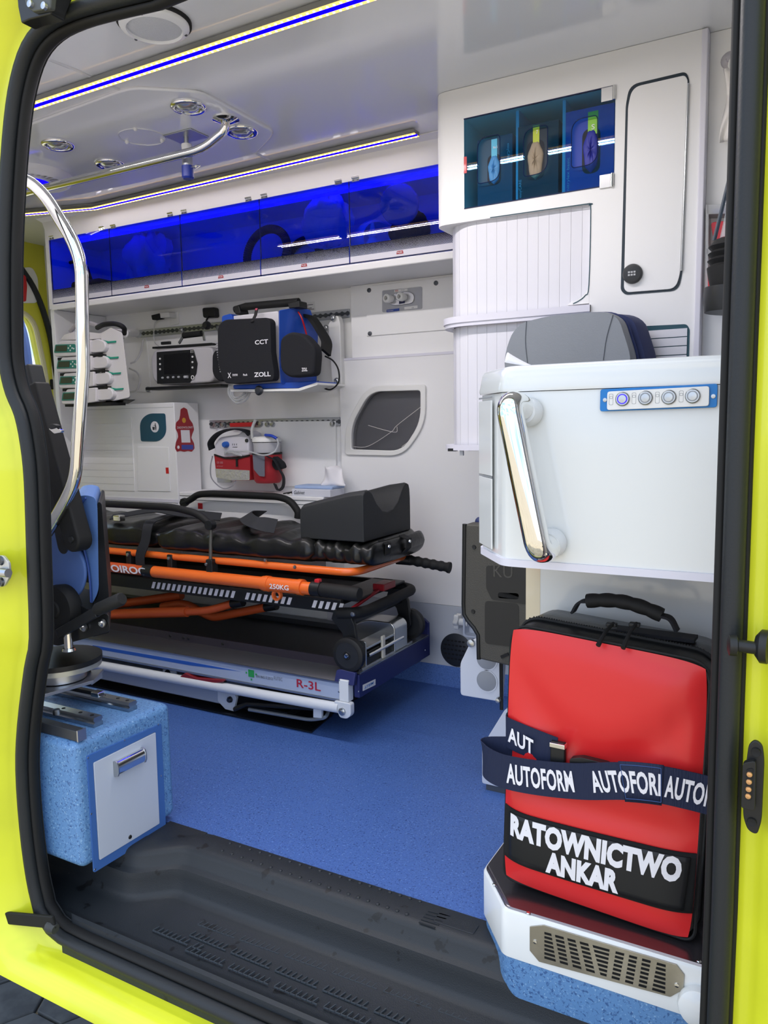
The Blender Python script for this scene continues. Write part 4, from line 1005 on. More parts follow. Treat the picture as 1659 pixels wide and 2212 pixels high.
# ---- wall sockets
so1 = thing('wall_socket', 'white wall socket with white plug and black adapter', 'socket', c5(260,310,YF))
slab(c5, [(235,270),(300,255),(303,345),(238,360)], YF, -.006, .004).build('plate', PWHT, so1, bevel=.001)
slab(c5, [(180,275),(275,265),(283,300),(185,310)], YF-.006, -.04, .004).build('plug', PWHT, so1, bevel=.004)
slab(c5, [(128,285),(190,270),(195,310),(135,320)], YF-.02, -.03, .004).build('black_adapter', BLKM, so1, bevel=.006)
MB().tube(smooth_path([c5(185,300,YF-.03), c5(125,330,YF-.02), c5(112,400,YF-.02), c5(118,480,YF-.03), c5(150,512,YF-.08)], 6), .0022, 6).build('cable', mat('cable_white','#c9c9cc',.4), so1)
so2 = thing('wall_socket', 'black twelve volt socket with plugged cable above the ventilator', 'socket', c5(560,280,YF))
slab(c5, [(505,230),(600,225),(606,300),(512,305)], YF, -.03, .01).build('plug', BLK, so2, bevel=.006)
MB().tube(smooth_path([c5(520,290,YF-.03), c5(505,320,YF-.06), c5(500,370,YF-.08)], 5), .004, 8).build('cable', BLKM, so2)
tag(slab(c5, [(1195,192),(1312,177),(1320,245),(1205,252)], YF, -.0006).build('notice', PWHT), 'small white printed notice right of the monitor', 'notice')
no_ = bpy.data.objects['notice']
text('230V', 'notice_lettering', mat('print_red','#b02a32',.5), no_, c5(1245, 222, YF-.0008), X_, Z_, .013, .005)
for u0, u1, v in ((1220,1300,203),(1240,1290,228),(1235,1308,236)): MB().bar(c5(u0, v+4, YF-.0008), c5(u1, v-3, YF-.0008), .0004, .0022).build('printed_line', DP, no_)

# ---- stacked syringe pumps
pst = thing('syringe_pump_stack', 'stack of four white syringe pumps with teal keypads near the rear doors', 'syringe pumps', c4(750,1140,2.24))
TW = mat('pump_white', '#dedbdc', .42); TEAL = mat('pump_teal', '#2f8578', .4); LCD = mat('lcd_dark', '#3e4a40', .25); TEAL2 = mat('lever_teal','#1f9a80',.4)
py = 2.22
b = MB().prism(poly(c4, [(800,600),(880,542),(975,585),(1035,1085),(1030,1100),(900,1130),(870,1120)], py, .01), (-.1,.095,0)).build('docking_tower', TW, pst, bevel=.006, seg=3)
slab(c4, [(510,600),(610,570),(800,590),(880,545),(885,560),(825,630),(700,640),(480,640)], py+.01, .1, .01).build('top_module', TW, pst, bevel=.005)
MB().tube(smooth_path([c4(775,545,py+.02), c4(830,520,py), c4(920,515,py), c4(985,545,py+.02), c4(990,590,py+.06)], 6), [.010]*25, 10).build('carry_handle', BLKM, pst)
MB().tube(smooth_path([c4(560,575,py+.08), c4(620,515,py+.08), c4(700,505,py+.08), c4(780,530,py+.08)], 6), .009, 10).build('rear_handle', mat('handle_grey','#a9a6ac',.4), pst)
for k in range(4):
    dx, dy = 20*k, 127*k
    def K(x, y, yp=py-.03): return c4(x+dx, y+dy, yp)
    z1 = K(500,640).z; 
    pm = MB().prism(fil([K(425,755), K(470,655), K(705,640), K(705,755), K(600,770), K(440,775)], .006, 4, True), (0, .12, 0)).build('pump_body', TW, pst, bevel=.006, seg=3)
    MB().prism(fil([K(433,745,py-.0305), K(443,680,py-.0305), K(600,675,py-.0305), K(605,740,py-.0305)], .006, 3, True), NY*.002).build('keypad', TEAL, pm)
    MB().prism([K(441,735,py-.033), K(447,688,py-.033), K(535,685,py-.033), K(532,732,py-.033)], NY*.001).build('display', LCD, pm)
    for u, v in ((560,690),(545,708),(575,708),(560,726),(588,712)): MB().lathe([(.0035, 0), (.0032, .0015), (0, .0016)], K(u, v, py-.0326), NY, 8).build('key', PWHT, pm)
    pts = [K(690,700,py-.02), K(700,655,py-.02), K(775,632,py-.02), K(830,655,py-.02), K(842,700,py-.02), K(820,738,py-.02), K(740,745,py-.02), K(695,735,py-.02)]
    MB().prism(fil(pts, .012, 5, True), (0, .07, 0)).build('drive_head', TW, pm, bevel=.008, seg=3)
    MB().prism([K(690,650,py-.015), K(730,660,py-.015), K(725,740,py-.015), K(685,740,py-.015)], (0, .04, 0)).build('plunger_grip', mat('pump_shade','#c9c6c8',.5), pm, bevel=.004)
    MB().box(K(440,760).x, K(800,760).x, py-.02, py+.06, K(700,768).z-.008, K(700,768).z+.003).build('dark_gap', BLKM, pm)
    l = [c4(832+dx*.95, 645+dy*.985, py-.001), c4(870+dx*.95, 655+dy*.985, py-.001), c4(928+dx*.95, 650+dy*.985, py-.001), c4(925+dx*.95, 664+dy*.985, py-.001), c4(868+dx*.95, 668+dy*.985, py-.001), c4(838+dx*.95, 683+dy*.985, py-.001)]
    MB().prism(l, NY*.006).build('lever', TEAL2, pst, bevel=.001)
slab(c4, [(650,1120),(960,1115),(900,1150),(650,1155)], py+.02, .08, .004).build('base_tray', BLK, pst, bevel=.003)
# arm and clamp holding the pumps
MB().tube([c4(985,590,py+.08), c4(1080,585,YF-.08)], .018, 14).build('mount_arm', PWHT, pst)
MB().lathe([(.014, 0), (.016, .01), (.01, .03), (.004, .034)], c4(1110,600,YF-.06), NY, 16).build('clamp_screw', STL, pst)
MB().tube(smooth_path([c4(1140,640,YF-.05), c4(1120,740,YF-.06), c4(1080,810,YF-.08), c4(1040,830,YF-.1)], 6), .004, 8).build('cable', mat('cable_white','#c9c9cc',.4), pst)
MB().tube(smooth_path([c4(1030,870,YF-.06), c4(1090,900,YF-.06), c4(1115,960,YF-.06), c4(1090,1040,YF-.06), c4(1030,1060,YF-.06)], 6), .004, 8).build('cable', MATS['cable_white'], pst)

# ---- ventilator
vt = thing('ventilator', 'grey portable ventilator with black screen panel and top handle', 'ventilator', c5(330,800,2.44))
vyp = 2.42
VG = mat('vent_grey', '#bfbdc0', .38)
tag_ = tag(slab(c5, [(0,430),(60,440),(95,855),(-60,850)], YF, -.004).build('mount_plate', WHT2, bevel=.001), 'white mounting plate between the pump stack and ventilator', 'plate')
slab(c5, [(85,600),(110,540),(300,520),(555,512),(560,780),(400,790),(150,800),(100,760)], vyp, .12, [.02,.02,0,.03,.03,0,.02,.02], 5).build('body', VG, vt, bevel=.01, seg=3)
fp_ = slab(c5, [(137,555),(410,535),(440,640),(430,720),(380,785),(140,792)], vyp-.0005, -.004, .004).build('front_panel', BLK, vt, bevel=.001)
slab(c5, [(188,575),(380,558),(382,715),(190,722)], vyp-.0047, -.001).build('screen', mat('screen_black','#0b0e10',.12), fp_)
for u, v in ((160,605),(160,645),(160,683),(402,590),(402,630),(402,670)): MB().lathe([(.0042, 0), (.004, .003), (0, .0035)], c5(u, v, vyp-.0045), NY, 12).build('key', PWHT, fp_)
for u, v in ((180,747),(220,744),(260,743),(300,741)): MB().lathe([(.0048, 0), (.004, .006), (0, .0065)], c5(u, v, vyp-.0045), NY, 12).build('knob', LGREY, fp_)
MB().tube([c5(340,741,vyp-.008), c5(365,740,vyp-.008)], .006, 10).build('rotary_knob', LGREY, fp_)
MB().ring(circ(.0085,20), circ(.0055,20), c5(402,744,vyp-.0047), X_, Z_, .002).build('power_ring', PWHT, fp_)
for u, v in ((390,545),(403,543),(390,556),(403,555)): MB().plate(rr(.0035,.0035,.0006,2), c5(u, v, vyp-.0047), X_, Z_, .0006).build('indicator', PWHT, fp_)
b = MB(); b.lathe([(.03, 0), (.036, .02), (.036, .06), (.03, .08)], c5(500,650,vyp+.05)+V((0,0,-.04)), Z_, 24); b.v = [V((p.x, p.y, p.z)) for p in b.v]; b.build('side_bulge', VG, vt, ang=50)
for a, c_ in (((300,490),(335,430)), ((490,470),(480,400))):
    MB().bar(c5(*a, vyp+.03), c5(*c_, vyp+.02), .012, .006, up=(0,1,0)).build('handle_bracket', STL, vt, bevel=.002)
MB().tube([c5(335,432,vyp+.02), c5(470,415,vyp+.02)], .012, 14).build('handle_grip', BLKM, vt)
MB().bar(c5(120,525,vyp+.02), c5(560,495,vyp+.02), .03, .008).build('top_bar', BLK, vt)
MB().bar(c5(170,490,vyp+.02), c5(235,485,vyp+.02), .012, .012).build('clamp_knob', BLK, vt, bevel=.002)
MB().bar(c5(100,830,vyp+.03), c5(660,805,vyp+.03), .08, .012).build('bottom_tray', BLK, vt, bevel=.003)
MB().lathe([(.016, -.01), (.018, 0), (.012, .012)], c5(505,355,vyp+.04), NY, 14).build('hose_port', BLK, vt)

# ---- defibrillator monitor in its bag
df = thing('defibrillator', 'blue defibrillator monitor in a black soft case on its wall bracket', 'defibrillator', c5(900,830,2.33))
zy = 2.28
CLOTH = mat('black_cloth', '#14161d', .8, bump=.4, bscale=900)
slab(c5, [(640,290),(1040,245),(1060,790),(700,820)], zy+.03, .15, .01).build('housing', mat('monitor_white','#d9d7dc',.4), df, bevel=.006)
slab(c5, [(618,285),(690,265),(700,330),(660,360),(655,520),(640,520),(622,420)], zy+.02, .1, .01).build('blue_corner', BLU, df, bevel=.005)
# blue right flank, sweeping back
A_ = [c5(1040,235,zy), c5(1130,225,zy), c5(1110,800,zy), c5(1055,770,zy)]
B_ = [c5(1225,222,zy+.16), c5(1290,420,zy+.16), c5(1280,760,zy+.16), c5(1110,800,zy+.14)]
b = MB(); fl2 = [c5(1040,240,zy), c5(1130,228,zy+.02), c5(1225,222,zy+.12), c5(1285,420,zy+.16), c5(1275,770,zy+.16), c5(1100,800,zy+.01), c5(1055,790,zy), c5(1042,620,zy)]
b.prism(fl2, (0, .05, 0)); b.build('blue_flank', BLU, df, bevel=.006)
MB().tube(smooth_path([c5(1190,255,zy+.07), c5(1215,300,zy+.07), c5(1240,380,zy+.09), c5(1255,440,zy+.1)], 5), .003, 6).build('red_lead', RED, df)
slab(c5, [(700,800),(1320,770),(1320,810),(1180,825),(705,832)], zy+.01, .14, .006).build('blue_base', BLU, df, bevel=.004)
slab(c5, [(680,835),(1190,826),(1330,780),(1335,800),(1200,845),(690,852)], zy, .18, .003).build('bracket_tray', PWHT, df, bevel=.002)
MB().lathe([(.016, 0), (.018, .006), (.012, .012), (0, .013)], c5(902,842,zy-.002), NY, 18).build('release_knob', mat('knob_dark','#2b2f36',.4), df)
slab(c5, [(1410,340),(1480,270),(1500,330),(1515,810),(1440,790)], YF-.06, .03, .015).build('bracket_arm', PWHT, df, bevel=.004)
cs = slab(c5, [(632,370),(680,320),(1000,305),(1025,330),(1030,560),(1050,700),(1052,770),(760,795),(680,790),(635,640)], zy, -.035, [.02,.02,.02,.02,0,0,.02,0,.02,0], 4).build('soft_case_front', CLOTH, df, bevel=.012, seg=3)
ly = zy-.0355
text('CCT', 'lettering', LET_W, cs, c5(868,500,ly), X_, Z_, (c5(966,500,ly)-c5(868,500,ly)).length, .0155, .001, bold=.02)
text('ZOLL', 'lettering', LET_W, cs, c5(862,742,ly), X_, Z_, (c5(985,742,ly)-c5(862,742,ly)).length, .0165, .001, bold=.025)
text('X', 'lettering', LET_W, cs, c5(665,750,ly), X_, Z_, .016, .0195, .001, bold=.01); text('treme', 'lettering', LET_W, cs, c5(700,735,ly), X_, Z_, .024, .009, .001, bold=.005)
text('Pack', 'lettering', LET_W, cs, c5(780,733,ly), X_, Z_, .02, .0075, .001, bold=.02)
MB().tube([c5(720,240,zy+.05), c5(800,215,zy+.05), c5(1195,180,zy+.06)], .014, 12).build('carry_handle', BLKM, df)
slab(c5, [(705,225),(745,205),(760,265),(720,275)], zy+.03, .05, .004).build('handle_post', BLK, df, bevel=.004); slab(c5, [(1110,190),(1195,170),(1200,220),(1120,230)], zy+.04, .05, .004).build('handle_post', BLK, df, bevel=.004)
MB().ribbon([c5(880,235,zy+.01), c5(870,280,zy-.01), c5(845,330,zy-.04)], X_, .012, .003).build('buckle_strap', BLKM, df)
MB().lathe([(.005,0),(.004,.006),(0,.007)], c5(882,237,zy+.01), NY, 10).build('pink_button', mat('pink','#c8506a',.4), df)
po_ = slab(c5, [(1112,620),(1115,460),(1190,410),(1290,430),(1370,520),(1378,580),(1365,735),(1180,750),(1120,700)], zy+.01, -.05, [.02]*9, 4).build('side_pouch', CLOTH, df, bevel=.015, seg=3)
text('ZOLL', 'lettering', LET_W, po_, c5(1217,700,zy-.0405), X_, V((0,0,1)), .024, .0125, .001, bold=.025)
MB().ribbon(smooth_path([c5(1240,290,zy+.14), c5(1290,300,zy+.13), c5(1360,400,zy+.12), c5(1400,480,zy+.1), c5(1395,560,zy+.08)], 5), NY, .05, .012).build('shoulder_strap', BLKM, df)
slab(c5, [(545,560),(600,520),(640,560),(650,770),(590,775),(545,720)], zy+.06, .08, .02).build('rear_pouch', CLOTH, df, bevel=.012, seg=3)
pts = []
a, c_ = c5(590,475,zy+.01), c5(628,705,zy-.01)
for i in range(13*12+1):
    t = i/(13*12); an = t*13*2*math.pi; d = (c_-a)
    pts.append(a+d*t+V((.0095*math.cos(an), .0095*math.sin(an), .002*math.cos(an))))
MB().tube(pts, .0026, 6).build('coiled_lead', mat('coil_grey','#9b9ba0',.45), df, ang=60)
MB().tube(smooth_path([c5(1390,585,zy+.1), c5(1450,620,zy+.1), c5(1490,690,zy+.1), c5(1490,780,zy+.1), c5(1430,835,zy+.1), c5(1360,810,zy+.1), c5(1335,770,zy+.1)], 6), .003, 8).build('black_lead', BLKM, df)
CLR = mat('clear_tube', '#cfd2d6', .2, alpha=.6)
for k in range(3):
    MB().tube(smooth_path([c5(675+k*12,800,zy+.1), c5(672+k*15,870+k*4,zy+.08), c5(730,935-k*20,zy+.08), c5(800-k*10,910-k*20,zy+.08), c5(832-k*20,850,zy+.1)], 6), .0045, 8).build('clear_tubing', CLR, df)
# ---- bolts on the brackets
for p, yp, lab in (((597,378),YF-.01,'steel bolt on the wall rail beside the coiled grey lead'),((1450,300),YF-.064,'steel bolt at the top of the white bracket arm right of the defibrillator'),((1480,770),YF-.064,'steel bolt at the foot of the white bracket arm right of the defibrillator'),((1397,375),YF-.02,'small steel bolt just behind the defibrillator shoulder strap'),((70,832),YF-.006,'steel bolt at the lower corner of the ventilator mounting plate'),((318,390),YF-.01,'steel bolt on the wall rail above the ventilator handle')):
    tag(MB().lathe([(.0125, 0), (.0125, .004), (.009, .009), (.006, .010), (.005, .006), (0, .006)], c5(*p, yp), NY, 16).build('bracket_bolt', STL, ang=40), lab, 'bolt', 'bracket bolts on the far wall')
for p, lab in (((630,1100),'domed bolt on the lower rail touching the red mount'),((578,1102),'domed bolt at the lower rail end next to the sticker cabinet'),((915,1092),'domed bolt on the lower rail next to the white catheter'),((965,1095),'domed bolt between two others on the lower rail above the canister'),((1005,1095),'domed bolt on the lower rail above the blue connector'),((1450,1090),'domed bolt at the upper corner of the plate by the pocket cabinet')):
    tag(MB().lathe([(.011, 0), (.011, .008), (.008, .013), (0, .014)], c5(*p, YF-.0095), NY, 14).build('bracket_bolt', STL, ang=40), lab, 'bolt', 'bolts on the lower rail')

# ---- suction unit
su = thing('suction_unit', 'portable suction unit in a red bag with silver band and clear canister', 'suction unit', c5(800,1540,2.47))
sy = 2.47
tag(slab(c5, [(905,1075),(1480,1068),(1485,1555),(1090,1555)], YF, -.0115).build('mount_plate', WHT2, bevel=.001), 'white mounting plate behind and right of the suction unit', 'plate')
REDC = mat('red_cloth', '#a4222c', .6, bump=.3, bscale=600)
slab(c5, [(560,1250),(600,1190),(740,1170),(770,1140),(815,1160),(822,1330),(570,1350)], sy, .09, .012, 4).build('pump_housing', mat('pump_housing_white','#d6d4dc',.4), su, bevel=.008, seg=3)
MB().lathe([(.013, 0), (.013, .012), (.010, .02), (0, .021)], c5(657,1245,sy), NY, 18).build('blue_knob', mat('knob_blue','#2a5fb8',.35), su)
MB().lathe([(.008, 0), (.007, .004), (0, .005)], c5(806,1215,sy), NY, 14).build('dark_knob', DSTL, su)
for k in range(3): MB().box(c5(700+k*15,1245,sy).x-.001, c5(700+k*15,1245,sy).x+.001, sy-.001, sy, c5(700,1252,sy).z, c5(700,1238,sy).z).build('gauge_mark', DP, su)
MB().box(c5(700,1260,sy).x, c5(735,1260,sy).x, sy-.001, sy, c5(700,1262,sy).z-.002, c5(700,1262,sy).z).build('gauge_mark', DP, su)
pk = slab(c5, [(560,1318),(640,1342),(740,1345),(828,1322),(832,1512),(700,1515),(578,1490)], sy-.005, .11, .006).build('red_pocket', REDC, su, bevel=.006)
slab(c5, [(572,1425),(828,1438),(828,1510),(700,1513),(580,1490)], sy-.006, -.002, .004).build('reflective_band', mat('silver_cloth','#d6d6da',.25,metal=.6,bump=1.0,bscale=90), pk)
LP = mat('pink_print','#c9808a',.5)
text('OB 1000', 'lettering', LP, pk, c5(583,1388,sy-.0065), X_, Z_, .033, .0095, .001, bold=.015); text('SUCTION UNIT', 'lettering', LP, pk, c5(583,1412,sy-.0065), X_, Z_, .033, .0055, .001, bold=.01)
MB().ribbon([c5(730,1345,sy-.007), c5(732,1410,sy-.012)], X_, .009, .003).build('pocket_tab', BLKM, pk)
b = MB(); b.ribbon([c5(562,1320,sy-.008), c5(640,1345,sy-.009), c5(740,1348,sy-.009), c5(828,1325,sy-.008)], Z_, .006, .003); b.build('black_binding', BLKM, pk)
cp = MB(); cc = c5(920,1400,sy); cr_ = (c5(1008,1400,sy)-c5(832,1400,sy)).length/2
cp.lathe([(cr_*.8, -.072), (cr_*.95, -.06), (cr_, -.02), (cr_, .045)], V((cc.x, sy+cr_*.6, cc.z)), Z_, 24); cp.build('canister_pouch', REDC, su, ang=60)
MB().lathe([(cr_*1.02, .042), (cr_*1.02, .05)], V((cc.x, sy+cr_*.6, cc.z)), Z_, 24).build('pouch_binding', BLKM, su)
slab(c5, [(850,1320),(940,1330),(940,1485),(900,1480),(858,1430)], sy-cr_*.4-.002, -.001, .004).build('pouch_window', mat('mesh_grey','#6f7280',.6), su)
MB().lathe([(cr_*.9, 0), (cr_*.93, .06), (cr_*.95, .07)], V((cc.x, sy+cr_*.6, cc.z+.02)), Z_, 24).build('canister', mat('canister_clear','#d8d8de',.25,alpha=.7), su, ang=60)
MB().lathe([(cr_*1.0, .0), (cr_*1.0, .012), (cr_*.85, .02), (cr_*.3, .022), (0, .022)], V((cc.x, sy+cr_*.6, c5(920,1225,sy).z)), Z_, 24).build('canister_lid', PWHT, su, ang=50)
MB().tube(smooth_path([c5(845,1200,sy+.01), c5(845,1130,sy), c5(870,1060,sy)], 5), .006, 10).build('catheter', PWHT, su)
MB().tube(smooth_path([c5(945,1175,sy-.01), c5(990,1180,sy-.02), c5(1030,1200,sy-.02)], 5), .006, 10).build('blue_connector', mat('connector_blue','#2747b8',.35), su)
MB().tube(smooth_path([c5(1030,1200,sy-.02), c5(1040,1240,sy-.02), c5(1010,1300,sy-.03), c5(930,1325,sy-.05), c5(830,1300,sy-.03), c5(760,1295,sy-.02), c5(640,1300,sy-.01)], 8), .0035, 8).build('clear_hose', CLR, su)
for k in range(3): MB().tube(smooth_path([c5(640,1320-k*8,sy-.012), c5(680,1290+k*6,sy-.016), c5(730,1300+k*10,sy-.016), c5(770,1330,sy-.01)], 6), .003, 8).build('hose_coil', CLR, su)
MB().ribbon(smooth_path([c5(545,1280,sy-.002), c5(540,1225,sy-.01), c5(600,1160,sy-.015), c5(700,1130,sy-.015), c5(790,1140,sy-.01), c5(830,1170,sy)], 6), NY, .035, .006).build('carry_strap', CLOTH, su)
MB().ribbon(smooth_path([c5(950,1330,sy-.02), c5(1010,1360,sy-.02), c5(1050,1430,sy-.015), c5(1080,1490,sy-.01), c5(1075,1560,sy-.01), c5(1040,1585,sy-.01), c5(1015,1540,sy-.005)], 6), V((.3,-1,.2)), .022, .005).build('loose_strap', CLOTH, su)
slab(c5, [(1000,1330),(1060,1380),(1075,1420),(1020,1440),(990,1400)], sy, .03, .008).build('strap_pad', CLOTH, su, bevel=.005)
MB().tube(smooth_path([c5(550,1330,sy), c5(535,1410,sy-.01), c5(545,1500,sy-.01), c5(620,1570,sy-.01), c5(690,1560,sy-.01), c5(725,1515,sy)], 6), .0025, 8).build('grey_cable', mat('cable_grey','#8f9096',.5), su)
slab(c5, [(675,1085),(845,1078),(840,1112),(680,1115)], YF-.03, .02).build('red_mount', RED, su, bevel=.002)
slab(c5, [(580,1490),(685,1500),(685,1530),(585,1530)], YF-.02, .012).build('lower_bracket', STL, su, bevel=.002)

# ---- things on the counter
bx_ = thing('tissue_box', 'low white and blue tissue box with printed name on the counter', 'tissue box', V((PX(690,1060,2.46).x, 2.46, zk)), None)
xx = PX(690,1060,2.46).x
MB().box(xx-.1, xx+.075, 2.42, 2.52, zk, zk+.028).build('carton', mat('carton_white','#d8dae4',.5), bx_, bevel=.002)
MB().box(xx-.1, xx+.075, 2.435, 2.525, zk+.028, zk+.04).build('blue_sheet', mat('pale_blue','#9fb4d8',.6), bx_, bevel=.004)
text('Gabinet', 'lettering', DP, bx_, V((xx-.09, 2.4195, zk+.008)), X_, Z_, .05, .014, shear=.4)
def tf(u, v):
    x = xx+.0+u*.11; z = zk+.04+v*(.06*math.sin(u*math.pi)+.015+.035*(1-u)*math.exp(-((u-.15)/.12)**2)); return V((x, 2.47+.018*math.sin(9*u+2*v)*v+.012*v, z))
MB().grid(tf, 20, 6).build('tissue', mat('tissue','#e8e6ea',.8), bx_, solid=.001, ang=80)
cbm = MB(); random.seed(4)
for k in range(4):
    p0 = PX(612+k*6,1066-k*2,2.44); cbm.tube(smooth_path([V((p0.x, 2.44+k*.01, zk+.006)), V((p0.x+.04, 2.45, zk+.012+k*.004)), V((p0.x+.09, 2.44+k*.012, zk+.01)), V((p0.x+.12, 2.46, zk+.006+k*.003))], 6), .003, 6)
tag(cbm.build('cable_bundle', BLKM), 'black cable bundle lying on the counter beside the tissue box', 'cable')
# ================================================================== STRETCHER PLATFORM
def s2(x, y, yp): return at(200+x/3.318, 1020+y/3.318, 'y', yp)
def s3(x, y, yp): return at(560+x/3.318, 1020+y/3.318, 'y', yp)
PYN, PYF, PXE = 1.93, 2.40, -1.19
pf = thing('stretcher_platform', 'low aluminium stretcher platform with white side tube and navy end bar', 'stretcher platform', (-2.1, 2.18, 0))
XL = -3.1
DK = mat('deck_dark', '#1b1a20', .35, metal=.3); WB = mat('platform_white', '#d5dae0', .35)
MB().box(XL, -1.245, PYN, PYN+.02, .134, .186).build('side_band', mat('band_silver', '#b9c6dc', .32, metal=.25), pf, bevel=.002)
# blue wedge stripe on the band
MB().prism([s2(0,1240,PYN-.0006), s2(0,1262,PYN-.0006), s2(700,1385,PYN-.0006), s2(1060,1428,PYN-.0006), s2(700,1360,PYN-.0006)], (0,.0006,0)).build('blue_stripe', mat('stripe_blue','#2a5cb4',.4), pf)
b = MB(); b.prism([V((XL, PYN-.002, .186)), V((XL, PYN+.045, .222)), V((XL, PYN+.06, .222)), V((XL, PYN+.06, .13)), V((XL, PYN+.02, .186))], (PXE-XL-.01, 0, 0)); b.build('sloped_profile', mat('profile_grey','#5e6168',.35,metal=.8), pf)
MB().box(XL, PXE-.03, PYN-.004, PYN+.001, .186, .191).build('profile_lip', ALU, pf)
MB().box(XL, -1.245, PYN-.004, PYN+.001, .129, .134).build('profile_lip', ALU, pf)
MB().box(XL, PXE-.012, PYN+.06, PYF-.03, .2, .216).build('deck', DK, pf)
b = MB(); b.prism([V((XL, PYN+.045, .222)), V((XL, PYN+.055, .245)), V((XL, PYN+.06, .245)), V((XL, PYN+.075, .216))], (PXE-XL-.06, 0, 0)); b.build('deck_rim', mat('rim_dark','#2b2833',.4,metal=.4), pf)
MB().box(XL, PXE-.012, PYF-.04, PYF, .13, .235).build('far_profile', mat('profile_grey','#5e6168',.35,metal=.8), pf)
for u in (565,660,695,940): MB().lathe([(.006,0),(.005,.002),(0,.003)], s2(u, 1170+(u-565)*.15, PYN+.045)+V((0,-.006,.0)), NY, 10).build('rivet', BLKM, pf)
b = MB(); b.box(PXE-.02, PXE, PYN+.025, 2.45, .139, .212); b.build('end_bar', mat('navy_bar', '#232a5e', .4), pf, bevel=.003)
MB().box(PXE-.06, PXE, PYN+.03, 2.44, .2135, .2165).build('end_lip', ALU, pf)
MB().box(-1.245, PXE-.021, PYN-.006, PYN+.024, .132, .2).build('end_cap', mat('cap_white','#dfe3e6',.35), pf, bevel=.003)
b = MB(); b.prism(fil([V((-1.262, PYN-.004, .19)), V((-1.262, PYN+.01, .222)), V((-1.245, PYN+.012, .226)), V((PXE-.005, PYN+.012, .222)), V((PXE-.003, PYN-.004, .186))], .004, 3, True), (0, .012, 0)); b.build('navy_corner', mat('navy_bar','#232a5e',.4), pf, bevel=.002)
b = MB(); b.prism([V((PXE-.06, 2.44, .2)), V((PXE, 2.44, .2)), V((PXE, 2.44, .26)), V((PXE-.02, 2.44, .275)), V((PXE-.06, 2.44, .275))], (0, .012, 0)); b.build('navy_corner', MATS['navy_bar'], pf, bevel=.004)
# end bar label
q = [at(560+a/3.318, 1020+c/3.318, 'x', PXE) for a, c in ((742,1525),(832,1483),(832,1525),(742,1568))]
lb_ = MB().prism(q, (.0008,0,0)).build('maker_label', PWHT, pf)
text('STEM', 'lettering', mat('label_cyan','#2a78c8',.4), lb_, q[3]+V((.0009,.008,.003)), V((0,1,0)), Z_, (q[2]-q[3]).length*.75, .008, shear=.3, bold=.02)
for a, c in ((713,1572),(1190,1276)): MB().lathe([(.003,0),(.0025,.001),(0,.0012)], at(560+a/3.318, 1020+c/3.318, 'x', PXE), X_, 8).build('screw', STL, pf)
for a, c in ((570,1575),(572,1490)): MB().lathe([(.003,0),(.0025,.001),(0,.0012)], s3(a, c, PYN-.006), NY, 8).build('screw', STL, pf)
# print on the band
text('R-3L', 'lettering', mat('print_crimson','#a8233a',.4), pf, s3(270,1540,PYN-.0006), X_, Z_, (s3(440,1550,PYN)-s3(270,1540,PYN)).length, .027, bold=.012)
text('EN1865-5:2012', 'lettering', DP, pf, s2(1175,1470,PYN-.0006), X_, Z_, .066, .0085)
text('FUTEC', 'lettering', mat('print_grey','#6d7484',.4), pf, s2(1300,1488,PYN-.0006), X_, Z_, .034, .012)
c = s2(1137,1443,PYN-.0006); b = MB()
b.plate([(-.012,-.012),(.012,-.012),(.012,.012),(-.012,.012)], c, X_, Z_, .0004)
for a in range(4):
    d = V((math.cos(a*math.pi/2), 0, math.sin(a*math.pi/2))); b.plate([(d.x*.02-.003, d.z*.02-.003), (d.x*.02+.003, d.z*.02-.003), (d.x*.02+.003, d.z*.02+.003), (d.x*.02-.003, d.z*.02+.003)], c, X_, Z_, .0004)
b.build('green_emblem', mat('emblem_green','#2f9a52',.4), pf)
# white tube and sub-frame
MB().tube([V((XL, PYN-.004, .088)), V((-1.5, PYN-.004, .105)), V((-1.245, PYN-.004, .11))], .0165, 14).build('white_tube', WB, pf)
b = MB(); b.prism(fil([V((-1.262, PYN-.012, .132)), V((-1.2, PYN-.012, .132)), V((-1.2, PYN-.012, .095)), V((-1.215, PYN-.012, .082)), V((-1.24, PYN-.012, .082))], .008, 4, True), (0,.022,0)); b.build('tube_bracket', WB, pf, bevel=.002)
MB().lathe([(.012,0),(.012,.006),(.007,.008),(.006,.012),(0,.012)], V((-1.229, PYN-.012, .104)), NY, 8).build('bracket_bolt', STL, pf)
MB().box(XL, -1.74, PYN+.03, PYN+.3, .026, .1).build('sub_frame', mat('frame_grey','#a9b2c2',.45), pf, bevel=.004)
MB().prism([s2(895,1570,PYN+.028), s2(1015,1590,PYN+.028), s2(1030,1620,PYN+.028), s2(1010,1715,PYN+.028), s2(950,1700,PYN+.028), s2(895,1640,PYN+.028)], (0,.012,0)).build('hinge_bracket', WB, pf, bevel=.002)
MB().lathe([(.011,0),(.011,.006),(.007,.012),(0,.012)], s2(988,1628,PYN+.028), NY, 8).build('bracket_bolt', DSTL, pf)
MB().tube([s2(1020,1700,PYN+.02), s2(1110,1660,PYN+.02), s2(1600,1690,PYN+.03), s3(500,1680,PYN+.03)], .009, 8).build('gas_strut', BLK, pf)
MB().tube(fil([s2(1120,1700,PYN+.01), s2(1560,1775,PYN+.02), s3(480,1760,PYN+.02), s3(500,1700,PYN+.05)], .02, 5), .006, 8).build('link_bar', mat('link_grey','#8c949c',.35,metal=.6), pf)
MB().prism([s2(1580,1690,PYN+.012), s2(1640,1690,PYN+.012), s2(1640,1765,PYN+.012), s2(1580,1760,PYN+.012)], (0,.012,0)).build('link_bracket', WB, pf, bevel=.002)
